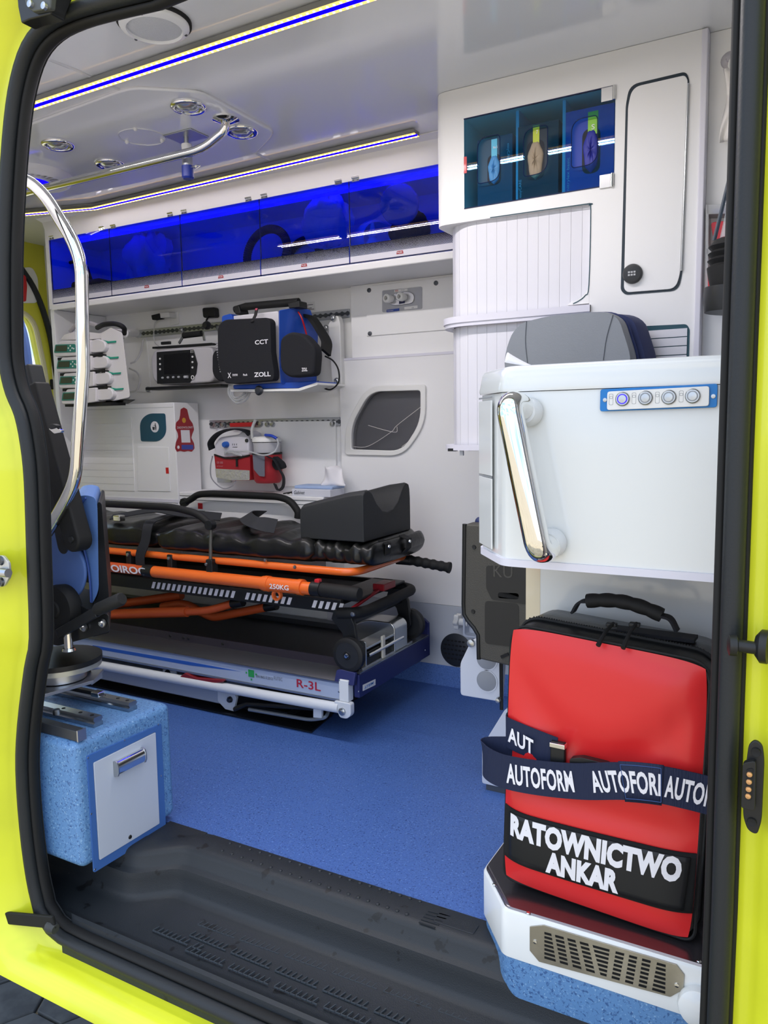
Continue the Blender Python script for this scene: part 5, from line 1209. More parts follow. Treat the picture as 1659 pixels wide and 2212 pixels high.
MB().prism([s2(590,1490,PYN-.012), s2(660,1440,PYN-.012), s2(740,1475,PYN-.012), s2(945,1490,PYN-.012), s2(930,1508,PYN-.012), s2(820,1517,PYN-.012), s2(620,1505,PYN-.012)], (0,.05,0)).build('red_pedal', mat('pedal_red','#7e1f2a',.4), pf, bevel=.003)
MB().prism([s2(510,1412,PYN+.028), s2(605,1425,PYN+.028), s2(605,1470,PYN+.028), s2(510,1455,PYN+.028)], (0,-.004,0)).build('white_tag', WB, pf)
MB().lathe([(.013,0),(.012,.004),(0,.004)], s2(540,1440,PYN+.023), NY, 14).build('tag_hole', BLKM, pf)
b = MB(); b.prism([V((p.x, p.y, .001)) for p in (at(673,1584,'z',.001), at(716,1548,'z',.001), at(722,1538,'z',.001))]+[V((-1.39, 2.3, .001)), V((XL, 2.3, .001)), V((XL, 1.93, .001))], (0,0,.005)); b.build('floor_plate', mat('plate_black','#22252b',.3,metal=.5), pf, bevel=.001)
MB().box(XL, -1.5, 2.0, 2.28, .006, .026).build('base_skid', BLK, pf)
# locking block in bare metal at the loading end
AL2 = mat('bright_metal', '#c8cccc', .22, metal=.9)
b = MB(); b.prism(fil([V((-1.25, PYN+.085, .2165)), V((-1.25, PYN+.085, .29)), V((-1.235, PYN+.085, .3)), V((-1.2, PYN+.085, .3)), V((-1.2, PYN+.085, .2165))], .01, 4, True), (0,.006,0)); b.build('lock_cheek', AL2, pf, bevel=.002)
b = MB(); b.box(-1.252, -1.205, PYN+.095, PYN+.24, .2165, .262); b.build('lock_body', BLK, pf, bevel=.004)
MB().box(-1.262, -1.2, PYN+.09, PYN+.3, .272, .280).build('lock_bridge', AL2, pf, bevel=.002)
MB().tube([V((-1.2, PYN+.1, .252)), V((-1.2, PYN+.33, .252))], .006, 10).build('lock_rod', CHR, pf)
MB().box(-1.205, -1.196, PYN+.185, PYN+.205, .2165, .292).build('lock_latch', mat('latch_cream','#d8d4c4',.3), pf, bevel=.004)
b = MB(); b.prism(fil([V((-1.36, PYN+.27, .2165)), V((-1.36, PYN+.27, .29)), V((-1.31, PYN+.27, .315)), V((-1.215, PYN+.27, .315)), V((-1.197, PYN+.27, .3)), V((-1.197, PYN+.27, .2165))], [0,.02,.03,.02,.02,0], 5, True), (0,.09,0)); b.build('wheel_shroud', AL2, pf, bevel=.004)
MB().box(-1.24, -1.2, PYN+.05, PYN+.4, .2165, .222).build('front_strip', ALU, pf)

# ================================================================== STRETCHER
sr = thing('stretcher', 'orange framed folding stretcher with black mattress and headrest cushion', 'stretcher', (-2.1, 2.17, .217))
SN, SF = 1.98, 2.366
SXL = -3.05
ZR_ = .521
fr_ = fil([V((SXL, SN, ZR_)), V((-1.215, SN, ZR_)), V((-1.215, SF, ZR_)), V((SXL, SF, ZR_))], .06, 8, True)
MB().tube(fr_, .0125, 12, closed=True).build('upper_frame', ORG_M, sr, ang=60)
for p in (s3(255,680,SN-.013), s2(1238,630,SN-.013)): MB().lathe([(.006,0),(.005,.003),(0,.004)], p, NY, 10).build('rivet', STL, sr)
# big side tube with grip
YB = 1.955
ZB_ = .466
MB().tube([V((-2.03, YB, ZB_)), V((-1.48, YB, ZB_)), V((-1.345, YB, ZB_-.002))], .0205, 18).build('lift_tube', ORG_M, sr)
MB().tube([V((-2.6, YB, ZB_+.001)), V((-2.06, YB, ZB_))], .0185, 16).build('lift_tube', mat('orange_dark','#c9562a',.4), sr)  # darker orange than the upper frame, used again on the folded legs
MB().tube([V((-2.07, YB, ZB_)), V((-2.025, YB, ZB_))], .023, 16).build('tube_collar', BLK, sr)
MB().tube([V((-1.545, YB, ZB_)), V((-1.40, YB, ZB_))], .0235, 18).build('tube_sleeve', ORG_M, sr)
for x in (-1.535, -1.405): MB().tube([V((x, YB, ZB_)), V((x+.018, YB, ZB_))], .0255, 18).build('sleeve_ring', ORG_M, sr)
b = MB(); b.ring(circ(.018,16), circ(.011,16), V((-1.49, YB+.006, ZB_-.034)), X_, Z_, .012); b.build('finger_ring', ORG_M, sr)
MB().tube([V((-1.352, YB, ZB_)), V((-1.318, YB, ZB_))], .024, 16).build('grip_collar', BLK, sr)
MB().tube([V((-1.322, YB, ZB_)), V((-1.31, YB, ZB_)), V((-1.19, YB, ZB_-.003)), V((-1.182, YB, ZB_-.003))], [.021,.022,.0225,.019], 16).build('grip', BLKM, sr)
MB().box(-1.34, -1.322, YB-.009, YB+.009, ZB_+.018, ZB_+.032).build('red_button', RED, sr, bevel=.003)
text('250KG', 'lettering', LET_W, sr, V((-1.50, YB-.0242, ZB_-.0085)), X_, Z_, .075, .016, .0012, bold=.02)
fx0, fx1 = at(228,1215,'y',YB-.019).x, at(316,1230,'y',YB-.019).x
text('FOIROC', 'lettering', LET_W, sr, V((fx0, YB-.019, ZB_-.011)), X_, Z_, fx1-fx0, .026, .0012, bold=.03, shear=-.15)
# carrying frame in black with white hazard dashes
MB().box(SXL, -1.275, 1.995, 2.01, .385, .428).build('black_beam', BLK, sr, bevel=.002)
MB().box(SXL, -1.275, 2.33, 2.345, .385, .428).build('black_beam', BLK, sr, bevel=.002)
dm = None
for x0_, n_ in ((-2.5, 3), (-2.085, 16), (-1.655, 8), (-1.385, 5)):
    for k in range(n_):
        xx_ = x0_+k*.0245
        b = MB(); b.prism([V((xx_, 1.995, .394)), V((xx_+.0135, 1.995, .394)), V((xx_+.0235, 1.995, .418)), V((xx_+.010, 1.995, .418))], (0,-.0008,0))
        if dm is None: dm = b.build('reflective_dash', LET_W, sr); dx0 = xx_
        else:
            q = dm.copy(); COL.objects.link(q); q.parent = sr; q.location = V((xx_-dx0, 0, 0))
MB().box(-2.9, -1.3, 2.02, 2.33, .40, .415).build('under_plate', BLKM, sr)
# orange folding legs
MB().tube(fil([s2(-200,1030,2.02), s2(680,1000,2.02), s2(830,995,2.03), s2(1000,942,2.05)], .05, 5), .0145, 12).build('folded_leg', mat('orange_dark','#c9562a',.4), sr)
MB().tube([s2(-200,1030,2.02), s2(680,1000,2.02)], .019, 12).build('leg_sleeve', MATS['orange_dark'], sr)
MB().tube(fil([s2(500,965,2.12), s2(660,935,2.12), s2(800,1015,2.12), s2(870,1042,2.12), s2(1240,968,2.12)], .05, 5), .0155, 12).build('folded_leg', MATS['orange_dark'], sr)
MB().tube(fil([s2(-100,985,2.1), s2(300,930,2.12), s2(640,882,2.15)], .05, 5), .017, 12).build('folded_leg', MATS['orange_dark'], sr)
MB().tube([s2(1000,942,2.05), s2(1080,930,2.05)], .016, 10).build('leg_socket', BLK, sr); MB().tube([s2(1240,968,2.12), s2(1320,955,2.12)], .016, 10).build('leg_socket', BLK, sr)
for p in ((100,560),(1090,880)): pass
# brackets hanging from upper rail
for u, v in ((258,590),(553,615)):
    p = s2(u, v, SN-.012); MB().box(p.x-.012, p.x+.012, SN-.016, SN+.01, p.z-.05, p.z+.012).build('rail_bracket', BLK, sr, bevel=.004); MB().lathe([(.007,0),(.006,.004),(0,.005)], V((p.x, SN-.016, p.z)), NY, 10).build('rivet', STL, sr)
# near side guard rail
NR = 1.962
MB().tube(fil([s2(-250,215,NR), s2(60,225,NR), s2(590,252,NR), s2(760,300,NR), s2(850,380,NR)], [0,0,.06,.04,0], 6), .0125, 12).build('side_guard', BLKM, sr)
MB().lathe([(.016,-.012),(.018,0),(.016,.012)], s2(845,378,NR), NY, 16).build('guard_joint', BLK, sr)
MB().tube([s2(848,380,NR), s2(846,650,NR)], .006, 10).build('guard_post', mat('post_grey','#6f706c',.35,metal=.6), sr)
p = s2(845,670,NR-.003); MB().box(p.x-.014, p.x+.014, NR-.012, NR+.02, p.z-.03, p.z+.022).build('guard_foot', BLK, sr, bevel=.004); MB().lathe([(.006,0),(.005,.004),(0,.005)], s2(815,660,NR-.013), NY, 10).build('rivet', STL, sr)
# far side guard rail
FR = 2.375
MB().tube(fil([s2(640,225,FR), s2(700,200,FR), s2(750,160,FR), s2(850,152,FR), s2(1330,175,FR), s2(1420,205,FR), s2(1475,285,FR), s2(1470,330,FR)], .03, 5), .0135, 12).build('side_guard', BLKM, sr)
MB().lathe([(.016,-.012),(.019,0),(.016,.012)], s2(660,215,FR), NY, 16).build('guard_joint', BLK, sr)
# mattress in padded sections
VIN = mat('black_vinyl', '#151615', .32, bump=.5, bscale=40)
def pad(x0_, x1_, y0_, y1_, z0_, z1_, name, sag=.012, seed=1):
    random.seed(seed); ph = [random.uniform(0, 6.28) for _ in range(6)]
    cx_, cy_ = (x0_+x1_)/2, (y0_+y1_)/2; zm = (z0_+z1_)/2
    def fn(u, v):
        th = (v*2-1)*math.pi                       # around the section
        a = math.cos(th); s_ = math.sin(th); n_ = .35
        yy = cy_+(y1_-y0_)/2*math.copysign(abs(a)**n_, a); zz = zm+(z1_-z0_)/2*math.copysign(abs(s_)**.6, s_)
        e = min(u, 1-u); k = min(1, (e/.05)) ** .5 if e < .05 else 1
        yy = cy_+(yy-cy_)*(.93+.07*k); zz = zm+(zz-zm)*(.35+.65*k)
        w_ = .005*math.sin(u*22+ph[0]+3*v)+.004*math.sin(u*47+ph[1]-9*v)+.003*math.sin(u*9+v*25+ph[2])
        if s_ > .1: zz += w_-sag*math.sin(u*math.pi)*.3
        else: yy += w_*.6
        return V((x0_+(x1_-x0_)*u, yy, zz))
    b_ = MB(); nu, nv = 44, 36
    vs = [fn(i/nu, j/nv) for j in range(nv) for i in range(nu+1)]
    fs = [(j*(nu+1)+i, j*(nu+1)+i+1, ((j+1) % nv)*(nu+1)+i+1, ((j+1) % nv)*(nu+1)+i) for j in range(nv) for i in range(nu)]
    fs += [[j*(nu+1) for j in range(nv)], [j*(nu+1)+nu for j in range(nv)]]
    b_.add(vs, fs); return b_.build(name, VIN, sr, ang=80)
pad(-3.02, -2.02, 1.975, 2.37, .534, .625, 'mattress_section', seed=2)
pad(-2.03, -1.36, 1.965, 2.365, .534, .622, 'mattress_section', seed=3)
pad(-1.40, -1.155, 1.985, 2.36, .536, .612, 'mattress_section', seed=4)
for x, y in ((-1.168, 2.08), (-1.158, 2.2)):
    MB().ribbon([V((x-.01, y, .61)), V((x+.018, y, .6)), V((x+.016, y, .57)), V((x-.02, y, .535))], Y_, .032, .004).build('mattress_strap', BLKM, sr)
    MB().lathe([(.006,0),(.005,.003),(0,.004)], V((x+.02, y, .592)), X_, 10).build('snap_stud', CHR, sr)
# belts lying across
BELT = mat('belt_web', '#23252a', .75, bump=.3, bscale=700)
MB().ribbon(smooth_path([V((-2.17, 2.36, .632)), V((-2.14, 2.2, .64)), V((-2.1, 2.05, .637)), V((-2.06, 1.972, .628)), V((-2.062, 1.955, .57)), V((-2.085, 1.95, .52)), V((-2.09, 1.955, .46))], 5), X_, .042, .003).build('patient_belt', BELT, sr)
MB().ribbon(smooth_path([V((-1.86, 2.36, .63)), V((-1.8, 2.2, .65)), V((-1.7, 2.08, .655)), V((-1.62, 2.02, .652)), V((-1.55, 2.04, .64))], 5), V((.5,.5,.4)), .05, .003).build('patient_belt', BELT, sr)
MB().ribbon(smooth_path([V((-2.3, 2.02, .64)), V((-2.15, 2.1, .665)), V((-2.0, 2.08, .66)), V((-1.88, 2.15, .645))], 5), V((.1,1,.3)), .05, .003).build('patient_belt', BELT, sr)
MB().box(-2.27, -2.235, 2.0, 2.03, .628, .65).build('belt_buckle', CHR, sr, bevel=.004)
# headrest cushion: wedge with a scooped middle
HC = mat('cushion_black', '#26282a', .6, bump=.1, bscale=300)
def hsec(x, k):
    H_ = .107+.05*k; out = []
    y0_, y1_ = 2.0, 2.31
    prof_ = [(0,0),(0,.35),(0,.8),(.01,.93),(.05,1.0),(.12,1.0),(.18,.94),(.27,.72),(.38,.55),(.5,.5),(.62,.53),(.72,.66),(.8,.85),(.86,.98),(.92,1.03),(.97,1.0),(.99,.9),(1,.7),(1,.3),(1,0)]
    return [V((x, y0_+(y1_-y0_)*u, .613+H_*v)) for u, v in prof_]
MB().loft([hsec(-1.425, -.2), hsec(-1.418, 0), hsec(-1.35, .35), hsec(-1.25, .85), hsec(-1.2, 1.0), hsec(-1.19, .95)]).build('head_cushion', HC, sr, bevel=.012, seg=3)
# handle at the foot of the frame, push bar, wheels
MB().tube([V((-1.24, 2.30, ZR_-.012)), V((-1.19, 2.31, ZR_-.014))], .017, 12).build('rear_handle_collar', BLK, sr)
pts = []; rs = []
for i in range(22): t = i/21; pts.append(V((-1.2+.15*t, 2.31+.01*t, ZR_-.012-.018*t))); rs.append(.0165+.0018*math.sin(t*34) if i < 20 else .019)
MB().tube(pts, rs, 14).build('rear_handle', BLKM, sr)
pb_ = fil([s3(570,1010,SN), s3(680,1010,SN), V((-1.2, 2.02, .395)), V((-1.2, 2.35, .40)), V((-1.3, 2.36, .405))], .04, 6)
MB().tube(pb_, .0175, 14).build('push_bar', BLKM, sr)
MB().lathe([(.008,0),(.007,.004),(0,.005)], s3(672,1017,SN-.018), NY, 10).build('rivet', STL, sr)
MB().box(-1.36, -1.235, 2.03, 2.35, .418, .428).build('tail_plate', BLK, sr, bevel=.003)
MB().box(-1.262, -1.218, 2.17, 2.25, .425, .448).build('red_latch', mat('latch_red','#8e1c26',.35), sr, bevel=.003)
MB().bar(V((-1.24, 2.0, .402)), V((-1.235, 2.16, .43)), .012, .008).build('red_lever', MATS['latch_red'], sr, bevel=.002)
for y in (1.955, 2.365):
    w_ = V((-1.224, y, .272)); s_ = 1 if y < 2.1 else -1
    wh = MB().lathe([(.03,-.012),(.046,-.013),(.053,-.009),(.054,0),(.053,.009),(.046,.013),(.03,.012)], w_, NY, 36).build('wheel', mat('tyre','#17181a',.55), sr, ang=40)
    MB().lathe([(.040,-.0135),(.036,-.010),(.014,-.010),(.012,-.016),(.012,.016),(.014,.010),(.036,.010),(.040,.0135)], w_, NY, 28).build('hub', mat('hub_black','#26282b',.4), wh, ang=40)
    MB().lathe([(.008,0),(.006,.004),(0,.005)], w_+V((0,-.016,0)), NY, 10).build('axle_cap', CHR, wh)
    b = MB(); yy = y+s_*.02
    b.prism([V((-1.29, yy, .4)), V((-1.235, yy, .4)), V((-1.215, yy, .36)), V((-1.205, yy, .275)), V((-1.225, yy, .258)), V((-1.245, yy, .275)), V((-1.262, yy, .33)), V((-1.3, yy, .37))], (0, s_*.014, 0)); b.build('wheel_fork', BLK, sr, bevel=.003)
MB().tube([V((-1.25, 1.99, .36)), V((-1.25, 2.34, .36))], .013, 10).build('cross_axle', BLK, sr)
for (a, c, yp) in ((780,830,2.05),(560,820,2.02)): pass
# ================================================================== RED RESCUE BAG
def atp(px_, py_, P0, N):
    d = ray(px_, py_); return CAM+d*((P0-CAM).dot(N)/d.dot(N))
B0 = V((-.474, 1.275, .1205)); BR_ = at(1500, 2045, 'z', .12); BU = (V((BR_.x, BR_.y, 0))-V((B0.x, B0.y, 0))); BW = BU.length; BU.normalize()
BN = V((BU.y, -BU.x, 0)); BD = -BN                        # outward normal, depth direction
def bp(px_, py_, off=0): return atp(px_, py_, B0+BN*off, BN)
bag = thing('rescue_bag', 'tall red rescue rucksack with black name panel strapped on the white plinth', 'bag', B0+BU*BW/2+BD*.08)
REDV = mat('red_vinyl', '#dc2a2c', .34, bump=.25, bscale=25, coat=.1)
BLV = mat('black_tarpaulin', '#1b1d1e', .33, bump=.2, bscale=120)
TLp, TRp, BRp, BLp = bp(1103,1346), bp(1541,1434), bp(1500,2040), bp(1087,1897)
def bl(u, v):                                             # u across, v up on the front
    return (BLp*(1-u)+BRp*u)*(1-v)+(TLp*(1-u)+TRp*u)*v
# shell: rounded outline lofted from front to back
def outline(r, n=8, grow=0, top_drop=0):
    P = [bl(0,0), bl(1,0), bl(1,1), bl(0,1)]; c = sum(P, V())/4
    P = [p+(p-c).normalized()*grow for p in P]
    return fil(P, [r*.6, r*.6, r, r], n, True)
DEP = .165
L = []
for d, g, r in ((.012,-.012,.03),(.006,-.010,.035),(.03,-.002,.04),(.085,.003,.045),(DEP-.02,.0,.045),(DEP,-.012,.04)):
    L.append([p+BD*d for p in outline(r, 8, g)])
MB().loft(L[1:]).build('shell', BLV, bag, ang=60)
# red front, soft and bulging
def rf_(u, v):
    a_, c_ = 2*u-1, 2*v-1; kk = 1-.035*(abs(a_)*abs(c_))**6
    p = bl(.5+.492*a_*kk-.006, .4985+.4965*c_*kk)
    e = min(u, 1-u, 1)*2; f = min(v, 1-v)*2
    k = (1-(1-min(1, e*2.2))**3)*(1-(1-min(1, f*2.6))**3)
    bul = .016*k
    bul -= .014*math.exp(-(((v-(.86-.28*math.sin(u*math.pi)))/.09)**2))*math.sin(u*math.pi)      # sagging fold under the top edge
    bul += .006*math.sin(u*3+1)*math.sin(v*5)*k
    bul -= .007*math.exp(-((v-.40)/.05)**2)*k                                                   # pressed in by the strap
    bul -= .004*math.exp(-((u-.87)/.05)**2)*math.exp(-((v-.66)/.16)**2)
    return p+BN*(bul+.001)
MB().grid(rf_, 48, 64).build('red_front', REDV, bag, ang=85)
b = MB(); b.tube([p+BN*(-.003) for p in outline(.038, 8, -.001)], .0028, 6, closed=True); b.build('piping', BLKM, bag)
# zipper line round the gusset
z_ = outline(.045, 8, .0035)
b = MB(); b.tube([p+BD*.052 for p in z_], .0035, 6, closed=True); b.build('zipper_tape', BLKM, bag)
b = MB(); n0 = len(z_)
for i in range(n0):
    a, c = z_[i]+BD*.052, z_[(i+1) % n0]+BD*.052
    if min(a.z, c.z) < .55: continue
    k = max(1, int((c-a).length/.0045))
    for j in range(k): b.lathe([(.0022,-.0008),(.0022,.0008)], a.lerp(c, j/k)+V((0,0,.0028)), BU, 5)
o = b.build('zipper_teeth', BLK, bag); o['kind'] = 'stuff'
for (p0, p1) in (((1325,1354),(1292,1394)), ((1375,1354),(1346,1400))):
    a, c = bp(*p0, -.04), bp(*p1, .022)
    MB().box(a.x-.012, a.x+.006, a.y-.006, a.y+.006, a.z, a.z+.007).build('zip_slider', BLK, bag, bevel=.002)
    MB().tube([a+V((0,0,.006)), a.lerp(c,.5)+V((0,-.004,.008)), c], [.003,.0032,.0042], 8).build('zip_pull', BLKM, bag)
# carry handle
h0, h1 = bp(1262,1306,-.075), bp(1437,1340,-.075)
up_ = V((0,0,1))
pts = []; rs = []
for i in range(26):
    t = i/25; pts.append(h0.lerp(h1, t)+up_*(.006+.012*math.sin(t*math.pi))); rs.append(.0115+.0016*abs(math.sin(t*math.pi*5)))
MB().tube(pts[1:-1], rs[1:-1], 12).build('carry_handle', BLKM, bag, ang=60)
for h, s in ((h0, -1), (h1, 1)):
    MB().ribbon(smooth_path([h+up_*.008+BU*(-s*.012), h+BU*(s*.008)+up_*.004, h+BU*(s*.02)-up_*.016], 5), BD, .024, .004).build('handle_strap', CLOTH, bag)
MB().obox(bp(1340,1348,-.09)+V((0,0,-.01)), BU, BD, up_, .125, .018, .003).build('handle_base', CLOTH, bag)
# side lashing on the left flank
MB().obox(bl(0,.62)+BD*.05-BU*.003, BU, BD, up_, .004, .02, .06).build('side_webbing', CLOTH, bag)
MB().obox(bl(0,.22)+BD*.04-BU*.003, BU, BD, up_, .004, .015, .05).build('side_webbing', CLOTH, bag)
# black name band on the front
def uv_of(px_, py_):
    P = bp(px_, py_, .014); u = v = .5
    for _ in range(12):
        e = P-bl(u, v); du = bl(u+.01, v)-bl(u, v); dv = bl(u, v+.01)-bl(u, v)
        u += .01*e.dot(du)/du.length_squared; v += .01*e.dot(dv)/dv.length_squared
    return u, v
QTL, QTR, QBR, QBL = uv_of(1091,1740), uv_of(1509,1852), uv_of(1492,1978), uv_of(1089,1850)
def bq(u, v, off=0):
    uu = (QTL[0]*(1-u)+QTR[0]*u)*(1-v)+(QBL[0]*(1-u)+QBR[0]*u)*v; vv = (QTL[1]*(1-u)+QTR[1]*u)*(1-v)+(QBL[1]*(1-u)+QBR[1]*u)*v
    return rf_(min(max((uu-.012)/.965, .001), .999), min(max((vv-.01)/.975, .001), .999))+BN*off
nb = MB().grid(lambda u, v: bq(u, v, .0022), 40, 10).build('velcro_band', mat('velcro','#101214',.9), bag, ang=85, solid=.003)
npn = MB().grid(lambda u, v: bq(.04+.915*u, .06+.89*v, .0048), 40, 10).build('name_panel', mat('panel_black','#17191c',.5), bag, ang=85, solid=.002)
def text_on(body, fn, u0, u1, v0, v1, parent, m, bold=.03, name='lettering', space=1):
    cu = bpy.data.curves.new(name, 'FONT'); cu.body = body; cu.offset = bold; cu.resolution_u = 3; cu.space_character = space
    cu.space_character = 1.04; to = bpy.data.objects.new(name, cu); COL.objects.link(to); dg = bpy.context.evaluated_depsgraph_get(); dg.update()
    me = bpy.data.meshes.new_from_object(to.evaluated_get(dg)); bpy.data.objects.remove(to)
    xs_ = [q.co.x for q in me.vertices]; ys_ = [q.co.y for q in me.vertices]; a0, a1, c0, c1 = min(xs_), max(xs_), min(ys_), max(ys_)
    b_ = MB(); b_.add([fn(u0+(u1-u0)*(q.co.x-a0)/(a1-a0), v0+(v1-v0)*(q.co.y-c0)/(c1-c0)) for q in me.vertices], [list(p_.vertices) for p_ in me.polygons])
    bpy.data.meshes.remove(me)
    return b_.build(name, m, parent, smooth=False, recalc=False)
text_on('RATOWNICTWO', lambda u, v: bq(u, 1-v, .0068), .05, .925, .51, .94, npn, LET_W, .06)
text_on('ANKAR', lambda u, v: bq(u, 1-v, .0068), .262, .645, .06, .47, npn, LET_W, .06)

# ================================================================== LUGGAGE STRAP
stp = thing('luggage_strap', 'navy webbing strap with white lettering and black buckle round the red bag', 'strap', bp(1300,1760,.02))
WEB = mat('navy_web', '#16213f', .7, bump=.6, bscale=500, stretch=(1,1,.1))
SWD = .062
def sp(px_, py_, o): return bp(px_, py_, o)
outer_ = smooth_path([sp(1545,1722,.016), sp(1480,1706,.026), sp(1420,1694,.034), sp(1340,1687,.036), sp(1250,1688,.036), sp(1160,1680,.040), sp(1090,1667,.042), sp(1055,1651,.036), sp(1044,1637,.022), sp(1055,1628,.010), sp(1100,1628,.008), sp(1150,1630,.014), sp(1200,1634,.019)], 6)
def tilt(i, n): return V((0,0,1))+BU*(.12)
wo_ = MB().ribbon(outer_, V((0,0,1)), SWD, .0018).build('webbing', WEB, stp, ang=60)
inn = smooth_path([sp(1106,1566,-.08), sp(1098,1570,-.03), sp(1094,1576,-.004), sp(1100,1584,.012), sp(1150,1606,.018), sp(1200,1626,.02)], 6)
MB().ribbon(inn, V((0,0,1)), SWD*.9, .0018).build('webbing_under', WEB, stp, ang=60)
# buckle
MB().obox(sp(1206,1634,.022), BU, BN, V((0,0,1)), .013, .006, .027).build('buckle_slider', BLK, stp, bevel=.003)
MB().obox(sp(1206,1609,.024), BU, BN, V((0,0,1)), .0135, .007, .004).build('slider_clip', CHR, stp, bevel=.001)
b = MB(); P = [sp(*p, .018) for p in ((1236,1632),(1262,1630),(1318,1644),(1330,1660),(1320,1672),(1236,1664))]
b.prism(fil(P, .004, 3, True), BN*.014); b.build('buckle_body', BLK, stp, bevel=.004, seg=3)
MB().obox(sp(1275,1662,.033), BU, BN, V((0,0,1)), .02, .002, .004).build('release_button', RED, stp)
# stitched patch near the right end
ac = [0]
for i in range(1, len(outer_)): ac.append(ac[-1]+(outer_[i]-outer_[i-1]).length)
def on_path(s, v, off=.0018):
    s = max(0, min(s, ac[-1]-1e-4))
    for i in range(1, len(outer_)):
        if ac[i] >= s: break
    t = (s-ac[i-1])/(ac[i]-ac[i-1]); p = outer_[i-1].lerp(outer_[i], t); d = (outer_[i-1]-outer_[i]).normalized()
    zz = V((0,0,1)); zz = (zz-d*zz.dot(d)).normalized(); n_ = d.cross(zz)
    if n_.dot(BN) < 0: n_ = -n_
    return p+zz*(v*SWD)+n_*off
def s_at(px_):                      # arc length where the strap's outer run shows this column
    best = None
    for k in range(400):
        s = ac[-1]*.62*k/400; p = on_path(s, 0)-CAM; x = 829.5+FPX*p.dot(RT)/p.dot(FW)
        if best is None or abs(x-px_) < best[0]: best = (abs(x-px_), s)
    return best[1]
for (a, c, tx) in ((1072,1238,'AUTOFORM'), (1277,1427,'AUTOFORI'), (1436,1536,'AUTOF')):
    sa, sc_ = s_at(a), s_at(c)
    text_on(tx, lambda u, v: on_path(sa+(sc_-sa)*u, v-.5, .0022), 0, 1, .2, .8, wo_, LET_W, .03)
# patch sleeve
sa, sc_ = s_at(1343), s_at(1432)
MB().grid(lambda u, v: on_path(sa+(sc_-sa)*u, -.54+1.08*v, .0016), 10, 4).build('sewn_patch', WEB, stp, ang=80, solid=.001)
stt = MB()
for uu in (.04, .96): stt.tube([on_path(sa+(sc_-sa)*uu, -.45+.9*k/8, .0026) for k in range(9)], .0006, 4)
for vv in (-.45, .45): stt.tube([on_path(sa+(sc_-sa)*(.04+.92*k/8), vv, .0026) for k in range(9)], .0006, 4)
stt.build('stitching', mat('thread','#3f5a94',.7), stp)
text_on('AUT', lambda u, v: (lambda p, q: p)(sp(1097+55*u, 1612-44*v+30*u-8, .026-.012*(1-u)), 0), 0, 1, 0.05, .8, bpy.data.objects['webbing_under'], LET_W, .03)
# ================================================================== SWIVEL SEAT (left foreground)
def d1(x, y, yp): return at(x/3.456, 1000+y/3.456, 'y', yp)
def e6(x, y, z): return at(x/2.765, 1440+y/2.765, 'z', z)
def L4(x, y, yp): return at(x/3.687, 560+y/3.687, 'y', yp)
ss = thing('swivel_seat', 'blue upholstered attendant seat with black arm and metal swivel base', 'seat', (-1.55, 1.2, .3))
BLF = mat('blue_leather', '#4c6aa6', .5, bump=.15, bscale=300); BLF2 = mat('blue_leather_light', '#587bb6', .5, bump=.15, bscale=300)
yS = 1.16
AWAY = V((-.74, .67, 0))                     # the seat is swivelled: its width runs this way
def slabd(fn, pts, yp, depth, r=0, n=4): return MB().prism(poly(fn, pts, yp, r, n), AWAY*depth)
slabd(d1, [(200,380),(420,470),(560,600),(640,720),(655,880),(600,1000),(520,1030),(380,980),(200,960)], yS, .1, .03, 5).build('seat_side', BLF, ss, bevel=.012, seg=3)
slabd(d1, [(520,320),(560,250),(650,238),(715,258),(728,330),(738,960),(690,1050),(672,1040),(660,800),(600,560)], yS+.02, .34, .03, 5).build('seat_cushion', BLF2, ss, bevel=.018, seg=3)
MB().tube(smooth_path([d1(640,262,yS+.018), d1(604,330,yS+.016), d1(612,560,yS+.014), d1(655,760,yS+.014), d1(672,900,yS+.014), d1(680,1040,yS+.016)], 6), .0025, 6).build('piping', mat('piping_blue','#2f4c90',.5), ss)
slabd(d1, [(728,290),(758,298),(812,980),(822,1200),(815,1270),(690,1300),(700,1060),(738,975)], yS+.02, .36, .006).build('rear_shell', BLK, ss, bevel=.005)
# backrest rising behind the door seal
slabd(L4, [(20,380),(110,365),(160,430),(210,600),(240,800),(255,1000),(300,1180),(150,1200),(20,1100)], yS+.05, .06, .03, 5).build('backrest', BLF, ss, bevel=.008, seg=3)
# folded armrest
def arm(px0, px1, w0, w1, yp, name, m):
    a, c = at(*px0, 'y', yp), at(*px1, 'y', yp); d = (c-a).normalized(); n_ = V((d.z, 0, -d.x))
    P = [a+n_*w0, a-n_*w0]+[c+(-n_*math.cos(t*math.pi/8)+d*math.sin(t*math.pi/8))*w1 for t in range(9)]
    return MB().prism(P, (0, .04, 0)).build(name, m, ss, bevel=.006, seg=3)
arm((62,830), (152,1168), .021, .026, yS-.035, 'armrest', BLKM); arm((48,790), (136,1180), .02, .024, yS, 'armrest_core', mat('arm_dark','#202326',.6))
MB().lathe([(.008,0),(.007,.003),(0,.0025)], d1(533,572,yS-.036), NY, 14).build('armrest_pin', BLK, ss)
# belt tongue
slab(L4, [(385,1350),(430,1315),(455,1350),(490,1360),(485,1380),(430,1390)], yS-.05, .008, .003).build('belt_tongue', CHR, ss, bevel=.001)
slab(L4, [(370,1330),(410,1308),(448,1322),(440,1345),(400,1358)], yS-.052, .012, .006).build('tongue_grip', BLK, ss, bevel=.003)
